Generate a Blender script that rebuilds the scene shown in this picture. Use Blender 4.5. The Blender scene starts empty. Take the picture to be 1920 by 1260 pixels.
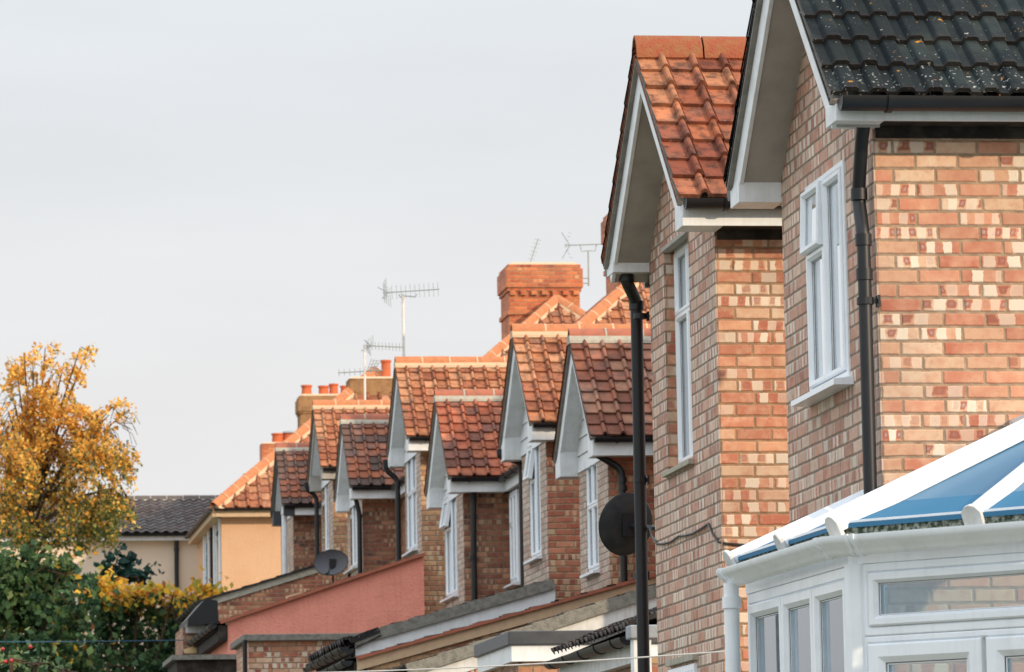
import bpy, math, random
import numpy as np
from mathutils import Vector, Matrix
random.seed(7); rng = np.random.default_rng(7)
S = bpy.context.scene
R = math.radians
# ------------------------------------------------------------------ camera
# world: +Y runs along the row of houses, +X towards the houses, origin = the photographer's eye
F_PX = 8200.0
def _cam():
    r = .018
    y = Vector(((-180-960)/F_PX, -(1640-630)/F_PX, -1.0)).normalized()
    p = y / -y.z
    u = Vector((-r, 1, -r*p.x + p.y)).normalized()
    return Matrix((y.cross(u), y, u))            # rows = world axes in camera space
CM = _cam()
def ray(px, py): return CM @ Vector(((px-960)/F_PX, -(py-630)/F_PX, -1))
def onY(px, py, Y): d = ray(px, py); return d*(Y/d.y)
def onX(px, py, X): d = ray(px, py); return d*(X/d.x)
cam = bpy.data.cameras.new('camera'); co = bpy.data.objects.new('camera', cam)
S.collection.objects.link(co); S.camera = co
co.matrix_world = CM.to_4x4()
cam.sensor_width = 36; cam.lens = F_PX/1920*36; cam.clip_end = 6000; cam.clip_start = .5
cam.dof.use_dof = True; cam.dof.focus_distance = 27; cam.dof.aperture_fstop = 10.5
# ------------------------------------------------------------------ sky and sun
SUN_EL, SUN_DIR = R(21), Vector((.65, -.76, 0)).normalized()
sd = Vector((SUN_DIR.x*math.cos(SUN_EL), SUN_DIR.y*math.cos(SUN_EL), math.sin(SUN_EL)))
W = bpy.data.worlds.new('World'); S.world = W; W.use_nodes = True
nt = W.node_tree; nt.nodes.clear(); L = nt.links.new
out = nt.nodes.new('ShaderNodeOutputWorld')
sky = nt.nodes.new('ShaderNodeTexSky'); sky.sky_type = 'NISHITA'; sky.sun_disc = False
sky.sun_elevation = SUN_EL; sky.sun_rotation = math.atan2(sd.x, sd.y); sky.dust_density = 3
b1 = nt.nodes.new('ShaderNodeBackground'); b1.inputs[1].default_value = .05; L(sky.outputs[0], b1.inputs[0])
# thin high overcast: pale, brighter towards the zenith, with faint streaks of cloud
tc = nt.nodes.new('ShaderNodeTexCoord'); sx = nt.nodes.new('ShaderNodeSeparateXYZ'); L(tc.outputs['Generated'], sx.inputs[0])
rmp = nt.nodes.new('ShaderNodeValToRGB'); L(sx.outputs['Z'], rmp.inputs[0])
cr = rmp.color_ramp; cr.elements[0].position = 0; cr.elements[0].color = (.66, .648, .645, 1)
cr.elements[1].position = 1; cr.elements[1].color = (1.45, 1.52, 1.62, 1)
e = cr.elements.new(.10); e.color = (.665, .658, .66, 1)
e = cr.elements.new(.20); e.color = (.625, .657, .685, 1)
e = cr.elements.new(.40); e.color = (.98, 1.04, 1.12, 1)
mp = nt.nodes.new('ShaderNodeMapping'); mp.inputs['Scale'].default_value = (2.2, 2.2, 12); L(tc.outputs['Generated'], mp.inputs[0])
nz = nt.nodes.new('ShaderNodeTexNoise'); nz.inputs['Scale'].default_value = 1.7; nz.inputs['Detail'].default_value = 5; L(mp.outputs[0], nz.inputs[0])
mr = nt.nodes.new('ShaderNodeMapRange'); mr.inputs[1].default_value = .3; mr.inputs[2].default_value = .7; mr.inputs[3].default_value = .935; mr.inputs[4].default_value = 1.055; L(nz.outputs[0], mr.inputs[0])
mx = nt.nodes.new('ShaderNodeVectorMath'); mx.operation = 'SCALE'; L(rmp.outputs[0], mx.inputs[0]); L(mr.outputs[0], mx.inputs['Scale'])
b2 = nt.nodes.new('ShaderNodeBackground'); L(mx.outputs[0], b2.inputs[0]); b2.inputs[1].default_value = 1.36
ms = nt.nodes.new('ShaderNodeMixShader'); ms.inputs[0].default_value = .93
L(b1.outputs[0], ms.inputs[1]); L(b2.outputs[0], ms.inputs[2]); L(ms.outputs[0], out.inputs[0])
sun = bpy.data.lights.new('sun', 'SUN'); so = bpy.data.objects.new('sun', sun); S.collection.objects.link(so)
sun.energy = 3.5; sun.angle = R(1.0); sun.color = (1, .79, .55)
so.rotation_euler = sd.to_track_quat('Z', 'Y').to_euler()
S.view_settings.view_transform = 'Standard'; S.view_settings.look = 'None'
S.view_settings.exposure = 0.0; S.view_settings.gamma = 1
# ------------------------------------------------------------------ materials
def lin(c): return tuple(((x/255+.055)/1.055)**2.4 if x > 10 else x/255/12.92 for x in c)+(1,)
class G:
    def __init__(s, name):
        s.m = bpy.data.materials.new(name); s.m.use_nodes = True; s.t = s.m.node_tree; s.t.nodes.clear()
        s.o = s.n('ShaderNodeOutputMaterial'); s.b = s.n('ShaderNodeBsdfPrincipled'); s.l(s.b.outputs[0], s.o.inputs[0])
    def n(s, t, **k):
        x = s.t.nodes.new(t)
        for a, v in k.items(): setattr(x, a, v)
        return x
    def l(s, a, b): s.t.links.new(a, b)
    def put(s, v, i):
        if isinstance(v, (int, float)): i.default_value = v
        elif isinstance(v, tuple): i.default_value = v
        else: s.l(v, i)
    def m_(s, op, a, b=0.0, c=None):
        x = s.n('ShaderNodeMath', operation=op); s.put(a, x.inputs[0]); s.put(b, x.inputs[1])
        if c is not None: s.put(c, x.inputs[2])
        return x.outputs[0]
    def mix(s, f, a, b, mode='MIX'):
        x = s.n('ShaderNodeMix', data_type='RGBA', blend_type=mode); s.put(f, x.inputs[0]); s.put(a, x.inputs[6]); s.put(b, x.inputs[7]); return x.outputs[2]
    def ramp(s, f, st, interp='LINEAR'):
        x = s.n('ShaderNodeValToRGB'); s.put(f, x.inputs[0]); r = x.color_ramp; r.interpolation = interp
        while len(r.elements) < len(st): r.elements.new(.5)
        for e, (p, c) in zip(r.elements, st): e.position = p; e.color = c
        return x.outputs[0]
    def noise(s, vec, sc, det=3, rough=.55):
        x = s.n('ShaderNodeTexNoise'); s.l(vec, x.inputs[0]); x.inputs['Scale'].default_value = sc; x.inputs['Detail'].default_value = det; x.inputs['Roughness'].default_value = rough; return x.outputs[0]
    def white(s, x, y, z=0.0):
        c = s.n('ShaderNodeCombineXYZ'); s.put(x, c.inputs[0]); s.put(y, c.inputs[1]); s.put(z, c.inputs[2])
        w = s.n('ShaderNodeTexWhiteNoise'); s.l(c.outputs[0], w.inputs[0]); return w.outputs[0]
    def rng(s, v, a, b, c=0.0, d=1.0):
        x = s.n('ShaderNodeMapRange'); s.put(v, x.inputs[0])
        for i, q in enumerate((a, b, c, d)): x.inputs[i+1].default_value = q
        return x.outputs[0]
    def pos(s): return s.n('ShaderNodeNewGeometry').outputs['Position']
    def bump(s, h, st=.4, dist=.01):
        x = s.n('ShaderNodeBump'); x.inputs['Strength'].default_value = st; x.inputs['Distance'].default_value = dist; s.l(h, x.inputs['Height']); s.l(x.outputs[0], s.b.inputs['Normal'])
    def fin(s, col=None, rough=None, spec=None):
        if col is not None: s.put(col, s.b.inputs['Base Color'])
        if rough is not None: s.put(rough, s.b.inputs['Roughness'])
        if spec is not None: s.b.inputs['Specular IOR Level'].default_value = spec
        return s.m

def brick(name, pal, mortar, stripes=.6, kiss=.5, flare=(228, 214, 194), dark=.5, mort_w=.045, seed=0., cw=.225, ch=.0755, grime=.25):
    """stretcher-bond brick: own colour per brick, pale flared bands, darker 'kiss marks', recessed mortar"""
    g = G(name); P = g.pos(); nrm = g.n('ShaderNodeNewGeometry').outputs['Normal']
    sp = g.n('ShaderNodeSeparateXYZ'); g.l(P, sp.inputs[0]); sn = g.n('ShaderNodeSeparateXYZ'); g.l(nrm, sn.inputs[0])
    isx = g.m_('GREATER_THAN', g.m_('ABSOLUTE', sn.outputs[0]), .7)
    h = g.m_('ADD', g.m_('MULTIPLY', sp.outputs[1], isx), g.m_('MULTIPLY', sp.outputs[0], g.m_('SUBTRACT', 1., isx)))
    jit = g.noise(P, 34., 3); jit2 = g.noise(P, 3., 2)
    h = g.m_('ADD', h, g.m_('MULTIPLY', g.m_('SUBTRACT', jit, .5), .010))
    z = g.m_('ADD', sp.outputs[2], g.m_('ADD', g.m_('MULTIPLY', g.m_('SUBTRACT', jit, .5), .009), g.m_('MULTIPLY', g.m_('SUBTRACT', jit2, .5), .008)))
    v = g.m_('DIVIDE', g.m_('ADD', z, 20.), ch); row = g.m_('FLOOR', v); fv = g.m_('FRACT', v)
    odd = g.m_('MODULO', row, 2.)
    rj = g.m_('MULTIPLY', g.m_('SUBTRACT', g.white(row, 3.3+seed), .5), .10)
    u = g.m_('ADD', g.m_('ADD', g.m_('DIVIDE', g.m_('ADD', h, 40.), cw), g.m_('MULTIPLY', odd, .5)), rj)
    col = g.m_('FLOOR', u); fu = g.m_('FRACT', u)
    ru = g.white(col, row, seed+1.1); r2 = g.white(col, row, seed+7.7); r3 = g.white(col, row, seed+13.3)
    # per brick base colour
    base = g.ramp(ru, [(i/len(pal), lin(c)) for i, c in enumerate(pal)], 'CONSTANT')
    cloud = g.noise(P, 9., 4)
    base = g.mix(g.rng(cloud, .38, .66, 0, .75), base, lin(pal[1])); base = g.mix(g.rng(g.noise(P, 21., 3), .45, .7, 0, .45), base, lin(pal[2]))
    # bands
    k = g.m_('ADD', g.m_('MULTIPLY', g.m_('ADD', fu, g.m_('MULTIPLY', g.m_('SUBTRACT', cloud, .5), .22)), g.m_('ADD', 2.4, g.m_('MULTIPLY', r3, 3.0))), g.m_('MULTIPLY', r2, 5.))
    kf = g.m_('FLOOR', k); kk = g.m_('FRACT', k)
    edge = g.m_('ADD', kk, g.m_('MULTIPLY', g.m_('SUBTRACT', cloud, .5), .8))
    band = g.m_('MULTIPLY', g.m_('GREATER_THAN', g.m_('MODULO', kf, 2.), .5), g.m_('LESS_THAN', r2, stripes))
    band = g.m_('MULTIPLY', band, g.rng(g.white(kf, row, seed+3.), 0., 1., .35, 1.))
    core_h = g.m_('MULTIPLY', g.rng(g.m_('ABSOLUTE', g.m_('SUBTRACT', edge, .5)), .28, .40, 1., 0.), g.rng(g.m_('ABSOLUTE', g.m_('SUBTRACT', fv, .57)), .22, .36, 1., 0.))
    kissm = g.m_('MULTIPLY', g.m_('MULTIPLY', core_h, g.m_('LESS_THAN', r2, stripes)), g.m_('SUBTRACT', 1., band))
    rim = g.m_('MULTIPLY', kissm, g.m_('SUBTRACT', 1., kissm)); 
    kissm = g.m_('MULTIPLY', kissm, g.rng(g.white(kf, row, seed+8.), .25, .6, 0., 1.)); c = g.mix(g.m_('MULTIPLY', kissm, kiss), base, lin((156, 84, 64)))
    inner = g.m_('MULTIPLY', g.rng(g.m_('ABSOLUTE', g.m_('SUBTRACT', edge, .5)), .04, .22, 1., 0.), g.rng(g.m_('ABSOLUTE', g.m_('SUBTRACT', fv, .57)), .04, .2, 1., 0.))
    c = g.mix(g.m_('MULTIPLY', g.m_('MULTIPLY', inner, kissm), g.m_('MULTIPLY', r3, kiss)), c, lin((182, 164, 166)))
    c = g.mix(band, c, lin(flare))
    # mottling
    fine = g.noise(P, 120., 3, .7)
    c = g.mix(g.rng(fine, .3, .75, 0, .3), c, g.mix(.5, c, lin((120, 80, 62))))
    vary = g.m_('ADD', 1-dark*.35, g.m_('MULTIPLY', r3, dark*.5))
    hs = g.n('ShaderNodeHueSaturation'); g.l(vary, hs.inputs['Value']); g.l(c, hs.inputs['Color']); c = hs.outputs[0]
    # mortar
    mu = g.m_('ABSOLUTE', g.m_('SUBTRACT', fu, .5)); mv = g.m_('ABSOLUTE', g.m_('SUBTRACT', fv, .5))
    du = g.m_('MULTIPLY', g.m_('SUBTRACT', .5, mu), cw); dv = g.m_('MULTIPLY', g.m_('SUBTRACT', .5, mv), ch)
    d = g.m_('SMOOTH_MIN', du, dv, .004)
    mw = mort_w*.12
    mask = g.rng(d, mw*.75, mw*1.35, 0, 1)
    mc = g.mix(g.rng(g.noise(P, 14., 4), .3, .7), lin(mortar), lin(tuple(int(x*.72) for x in mortar)))
    c = g.mix(mask, mc, c)
    # grime from weather, large soft patches
    c = g.mix(g.rng(g.noise(P, 1.3, 5), .48, .75, 0, grime), c, lin((96, 84, 76)))
    # fine chipped speckle
    c = g.mix(g.m_('MULTIPLY', g.rng(g.noise(P, 60., 2), .70, .78), .5), c, lin((90, 66, 54)))
    hh = g.m_('ADD', g.m_('MULTIPLY', g.rng(d, mw*.6, mw*1.9, 0, 1), 1.), g.m_('MULTIPLY', fine, .22))
    g.bump(hh, .7, .008)
    return g.fin(c, .65, .4)

def tilem(name, cols, moss=(70, 74, 70), mossamt=.3, lichen=0., spots=(205, 200, 190), sh=.5, soot=.0):
    g = G(name); uv = g.n('ShaderNodeUVMap').outputs[0]; sp = g.n('ShaderNodeSeparateXYZ'); g.l(uv, sp.inputs[0]); P = g.pos()
    cu, cv = g.m_('FLOOR', sp.outputs[0]), g.m_('FLOOR', sp.outputs[1])
    r = g.white(cu, cv, 2.); r2 = g.white(cu, cv, 9.)
    c = g.ramp(r, [(i/len(cols), lin(x)) for i, x in enumerate(cols)], 'CONSTANT')
    n1 = g.noise(P, 6., 5); n2 = g.noise(P, 38., 4, .65); n3 = g.noise(P, 130., 2)
    c = g.mix(g.rng(n2, .3, .75, 0, .35), c, lin(cols[0]))
    c = g.mix(g.rng(g.m_('ADD', n1, g.m_('MULTIPLY', g.m_('SUBTRACT', r2, .5), .25)), .62-mossamt*.4, .82-mossamt*.2, 0, .75), c, lin(moss))
    if soot: c = g.mix(g.m_('MULTIPLY', g.rng(g.noise(P, 11., 5, .6), .46, .66), soot), c, lin((66, 48, 42)))
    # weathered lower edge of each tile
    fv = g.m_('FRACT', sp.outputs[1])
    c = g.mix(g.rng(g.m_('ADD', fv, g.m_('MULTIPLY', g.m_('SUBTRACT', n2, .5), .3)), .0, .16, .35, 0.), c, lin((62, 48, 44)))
    sp1 = g.noise(P, 46., 2, .5)
    if lichen: sp1 = g.m_('ADD', sp1, g.m_('MULTIPLY', g.m_('LESS_THAN', cv, .5), .055))
    c = g.mix(g.rng(sp1, .74-.12*lichen, .77-.12*lichen, 0, min(1., .3+lichen)), c, lin(spots))
    if lichen: c = g.mix(g.rng(g.noise(P, 17., 4), .69, .73, 0, .9), c, lin((196, 132, 42)))
    hs = g.n('ShaderNodeHueSaturation'); g.l(g.m_('ADD', .66, g.m_('MULTIPLY', r2, .4)), hs.inputs['Value']); g.l(c, hs.inputs['Color'])
    g.bump(g.m_('ADD', n2, g.m_('MULTIPLY', n3, .5)), sh, .006)
    return g.fin(hs.outputs[0], .88, .2)

def flat(name, c, rough=.5, var=.12, sc=6., bump=0., spec=.4, dirt=(110, 104, 96), bsc=60., metal=0., streak=0.):
    g = G(name); P = g.pos(); n = g.noise(P, sc, 5)
    col = g.mix(g.rng(n, .42, .8, 0, var), lin(c), lin(dirt))
    if streak:
        m = g.n('ShaderNodeMapping'); m.inputs['Scale'].default_value = (26, 26, 1.3); g.l(P, m.inputs[0])
        col = g.mix(g.rng(g.noise(m.outputs[0], 1., 4), .52, .8, 0, streak), col, lin(dirt))
    if bump: g.bump(g.noise(P, bsc, 4, .65), bump, .02)
    g.b.inputs['Metallic'].default_value = metal
    return g.fin(col, rough, spec)

def glass(name, tint=(20, 30, 38), refl=.8, col=(.96, .98, 1, 1), wav=.05):
    g = G(name); d = g.n('ShaderNodeBsdfDiffuse'); d.inputs[0].default_value = lin(tint)
    s = g.n('ShaderNodeBsdfGlossy'); s.inputs['Color'].default_value = col; s.inputs['Roughness'].default_value = .015
    P = g.pos(); b = g.n('ShaderNodeBump'); b.inputs['Strength'].default_value = wav; b.inputs['Distance'].default_value = .05
    g.l(g.noise(P, 2.2, 1), b.inputs['Height']); g.l(b.outputs[0], s.inputs['Normal'])
    m = g.n('ShaderNodeMixShader'); m.inputs[0].default_value = refl; g.l(d.outputs[0], m.inputs[1]); g.l(s.outputs[0], m.inputs[2]); g.l(m.outputs[0], g.o.inputs[0])
    return g.m
def clearglass(name, refl=.3, tint=(.8, .92, .97, 1)):
    g = G(name); t = g.n('ShaderNodeBsdfTransparent'); t.inputs[0].default_value = tint
    s = g.n('ShaderNodeBsdfGlossy'); s.inputs['Roughness'].default_value = .01; s.inputs['Color'].default_value = (.9, .95, 1, 1)
    m = g.n('ShaderNodeMixShader'); fz = g.n('ShaderNodeFresnel'); fz.inputs[0].default_value = 1.6; g.l(g.m_('MINIMUM', g.m_('MULTIPLY', fz.outputs[0], 1.6), 1.), m.inputs[0]); g.l(t.outputs[0], m.inputs[1]); g.l(s.outputs[0], m.inputs[2]); g.l(m.outputs[0], g.o.inputs[0]); return g.m
def leafm(name):
    g = G(name); a = g.n('ShaderNodeVertexColor', layer_name='leaf'); c = a.outputs[0]
    t = g.n('ShaderNodeBsdfTranslucent'); g.l(c, t.inputs[0]); g.l(c, g.b.inputs['Base Color']); g.b.inputs['Roughness'].default_value = .6; g.b.inputs['Specular IOR Level'].default_value = .25
    m = g.n('ShaderNodeMixShader'); m.inputs[0].default_value = .42; g.l(g.b.outputs[0], m.inputs[1]); g.l(t.outputs[0], m.inputs[2]); g.l(m.outputs[0], g.o.inputs[0]); return g.m

SAL = [(200, 138, 110), (214, 168, 136), (188, 118, 90), (218, 184, 152), (206, 146, 116), (178, 102, 78), (222, 194, 166), (196, 128, 100)]
M = {}
M['brick_a'] = brick('pale_red_brick', SAL, (176, 148, 120), .46, .9, (232, 218, 198), .45, mort_w=.055, seed=1)
M['brick_b'] = brick('warm_pink_brick', SAL[1:]+[(216, 158, 122)], (172, 134, 100), .48, .6, (228, 214, 194), .5, mort_w=.055, seed=5, grime=.2)
M['brick_fn'] = brick('pale_facing_brick', [(196, 148, 126), (208, 174, 152), (184, 130, 108), (214, 188, 168), (198, 152, 132), (172, 112, 92), (212, 192, 172)], (150, 132, 112), .55, .45, (224, 214, 200), .5, mort_w=.05, seed=3, grime=.25)
RED = [(184, 112, 86), (196, 128, 98), (168, 92, 70), (208, 152, 116), (176, 104, 80), (150, 84, 66), (198, 140, 104), (120, 74, 62)]
M['brick_c'] = brick('orange_red_brick', RED, (172, 146, 116), .35, .5, (212, 184, 148), .7, mort_w=.055, seed=9, grime=.35)
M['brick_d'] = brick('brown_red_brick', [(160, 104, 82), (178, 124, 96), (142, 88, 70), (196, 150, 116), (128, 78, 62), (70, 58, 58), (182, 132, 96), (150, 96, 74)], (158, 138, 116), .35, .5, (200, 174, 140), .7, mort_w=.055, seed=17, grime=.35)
M['brick_ff'] = brick('grey_facing_brick', [(186, 160, 142), (200, 180, 162), (172, 142, 124), (180, 134, 112), (204, 186, 168)], (156, 142, 124), .5, .3, (212, 202, 188), .5, mort_w=.05, seed=37, grime=.35)
M['brick_y'] = brick('yellow_stock_brick', [(190, 148, 108), (204, 166, 122), (170, 112, 82), (212, 176, 130), (150, 96, 74), (188, 136, 98)], (166, 146, 120), .3, .4, (220, 196, 160), .6, mort_w=.055, seed=23, grime=.35)
M['brick_ch'] = brick('chimney_brick', [(198, 104, 62), (210, 122, 74), (184, 90, 56), (216, 134, 84), (160, 78, 52)], (190, 150, 112), .05, .2, (220, 170, 120), .7, mort_w=.05, seed=29, grime=.5)
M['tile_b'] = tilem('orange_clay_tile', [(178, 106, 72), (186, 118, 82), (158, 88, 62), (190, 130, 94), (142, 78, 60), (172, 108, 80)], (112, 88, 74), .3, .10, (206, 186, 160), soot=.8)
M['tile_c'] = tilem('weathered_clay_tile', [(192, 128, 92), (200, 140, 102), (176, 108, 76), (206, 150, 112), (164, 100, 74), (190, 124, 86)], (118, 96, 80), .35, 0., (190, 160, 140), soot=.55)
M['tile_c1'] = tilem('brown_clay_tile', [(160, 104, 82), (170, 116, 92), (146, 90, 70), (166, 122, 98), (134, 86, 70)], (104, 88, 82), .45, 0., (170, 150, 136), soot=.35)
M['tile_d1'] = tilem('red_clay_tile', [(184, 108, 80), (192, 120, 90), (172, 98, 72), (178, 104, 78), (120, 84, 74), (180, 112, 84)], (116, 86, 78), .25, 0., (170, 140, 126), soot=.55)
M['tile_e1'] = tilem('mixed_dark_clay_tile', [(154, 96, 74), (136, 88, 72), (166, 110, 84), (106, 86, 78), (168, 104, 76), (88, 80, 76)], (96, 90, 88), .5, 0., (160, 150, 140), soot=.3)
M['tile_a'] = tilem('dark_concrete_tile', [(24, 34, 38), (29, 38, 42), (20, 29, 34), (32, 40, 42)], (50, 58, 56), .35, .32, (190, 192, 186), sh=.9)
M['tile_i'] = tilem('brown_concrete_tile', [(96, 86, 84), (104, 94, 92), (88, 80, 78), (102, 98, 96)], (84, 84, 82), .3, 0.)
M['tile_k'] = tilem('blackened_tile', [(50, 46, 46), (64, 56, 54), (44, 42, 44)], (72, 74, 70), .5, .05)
M['ridge_o'] = flat('orange_ridge_tile', (190, 124, 86), .85, .5, 12, .3, .2, (120, 84, 60))
M['ridge_b'] = flat('brown_ridge_tile', (170, 104, 82), .85, .6, 10, .3, .2, (100, 86, 78))
M['ridge_l'] = flat('lichened_ridge_tile', (156, 88, 64), .9, .8, 16, .8, .15, (150, 118, 78))
M['ridge_d'] = flat('dark_ridge_tile', (96, 88, 84), .85, .5, 10, .3, .2)
M['mortar'] = flat('pale_cement', (206, 178, 146), .95, .3, 14, .4, .1, (150, 130, 110))
M['mortar_g'] = flat('grey_cement', (178, 174, 160), .95, .45, 14, .5, .1, (116, 108, 96))
M['white'] = flat('white_painted_board', (226, 230, 232), .45, .3, 7, 0, .4, (150, 152, 140), streak=.22)
M['upvc'] = flat('white_upvc', (234, 240, 245), .25, .16, 5, 0, .5, (150, 154, 148), streak=.14)
M['soffit'] = flat('weathered_soffit', (170, 165, 158), .7, .5, 4, .1, .3, (112, 108, 102))
M['under'] = flat('cement_undercloak', (146, 142, 136), .9, .55, 9, .4, .1, (70, 68, 64))
M['black'] = flat('black_plastic', (13, 16, 21), .42, .25, 6, 0, .5, (40, 42, 44))
M['dgrey'] = flat('dark_grey_upvc', (58, 62, 68), .45, .3, 6, 0, .4)
M['lead'] = flat('lead_flashing', (150, 158, 166), .6, .4, 9, .2, .4, (96, 100, 104))
M['wood'] = flat('dark_eaves_shade', (44, 40, 38), .8, .4, 9, .3, .2)
M['fascia_s'] = flat('stained_verge_tile', (140, 138, 130), .95, .7, 16, .8, .1, (74, 74, 68))
M['glass'] = glass('window_glass', (150, 160, 168), .9)
M['glass_d'] = glass('dim_window_glass', (60, 70, 76), .65)
M['gasket'] = flat('black_gasket', (14, 20, 26), .6, .1)
g = G('blue_roof_glazing'); d = g.n('ShaderNodeBsdfDiffuse'); d.inputs[0].default_value = lin((64, 114, 146)); gs = g.n('ShaderNodeBsdfGlossy'); gs.inputs['Roughness'].default_value = .30
fz = g.n('ShaderNodeFresnel'); fz.inputs[0].default_value = 1.7; mz = g.n('ShaderNodeMixShader'); g.l(g.m_('MULTIPLY', g.m_('POWER', fz.outputs[0], 1.3), .16), mz.inputs[0]); g.l(d.outputs[0], mz.inputs[1]); g.l(gs.outputs[0], mz.inputs[2]); g.l(mz.outputs[0], g.o.inputs[0]); M['blue'] = g.m
M['clear'] = clearglass('conservatory_glass', .30)
M['pot'] = flat('terracotta_pot', (198, 104, 66), .8, .35, 10, .2, .2, (110, 76, 60))
M['render_r'] = flat('red_textured_render', (238, 158, 138), .95, .3, 3, 1.0, .1, (190, 108, 94), 22, streak=.3)
M['render_c'] = flat('orange_pebbledash', (212, 172, 138), .95, .5, 1.6, 1.0, .1, (196, 152, 116), 34, streak=.25)
M['render_w'] = flat('cream_painted_render', (226, 208, 186), .9, .2, 1.5, .2, .1, (190, 170, 150))
M['render_ch'] = flat('mossy_render', (160, 124, 88), .95, .8, 5, .7, .1, (96, 72, 54), 20)
M['dish'] = flat('dark_dish_mesh', (44, 49, 54), .55, .3, 10, 0, .4, metal=.2)
M['dish_g'] = flat('grey_dish_mesh', (84, 86, 92), .6, .3, 8, 0, .4, metal=.2)
M['steel'] = flat('galvanised_steel', (150, 158, 156), .5, .2, 8, 0, .5, metal=.3)
M['mast'] = flat('pale_mast', (224, 222, 216), .5, .2, 8)
M['rope'] = flat('white_cord', (235, 226, 214), .7, .1)
M['ropeb'] = flat('blue_cord', (42, 84, 108), .7, .1)
M['leaf'] = leafm('leaf'); M['bark'] = flat('bark', (92, 76, 62), .95, .6, 8, .8, .1, (50, 42, 36))
M['ground'] = flat('worn_grass_and_paving', (108, 106, 94), .95, .6, .35, .6, .1, (104, 116, 76), 5)
M['algae'] = flat('algae_stained_rubber', (52, 62, 50), .9, .9, 40, .4, .2, (186, 192, 180))
M['dirtyw'] = flat('streaked_white_board', (214, 216, 214), .6, .4, 9, 0, .3, (140, 138, 130), streak=.5)
M['wallin'] = flat('interior_wall', (196, 170, 146), .9, .2)
M['copper'] = flat('cream_board', (222, 196, 150), .8, .3)
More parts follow.
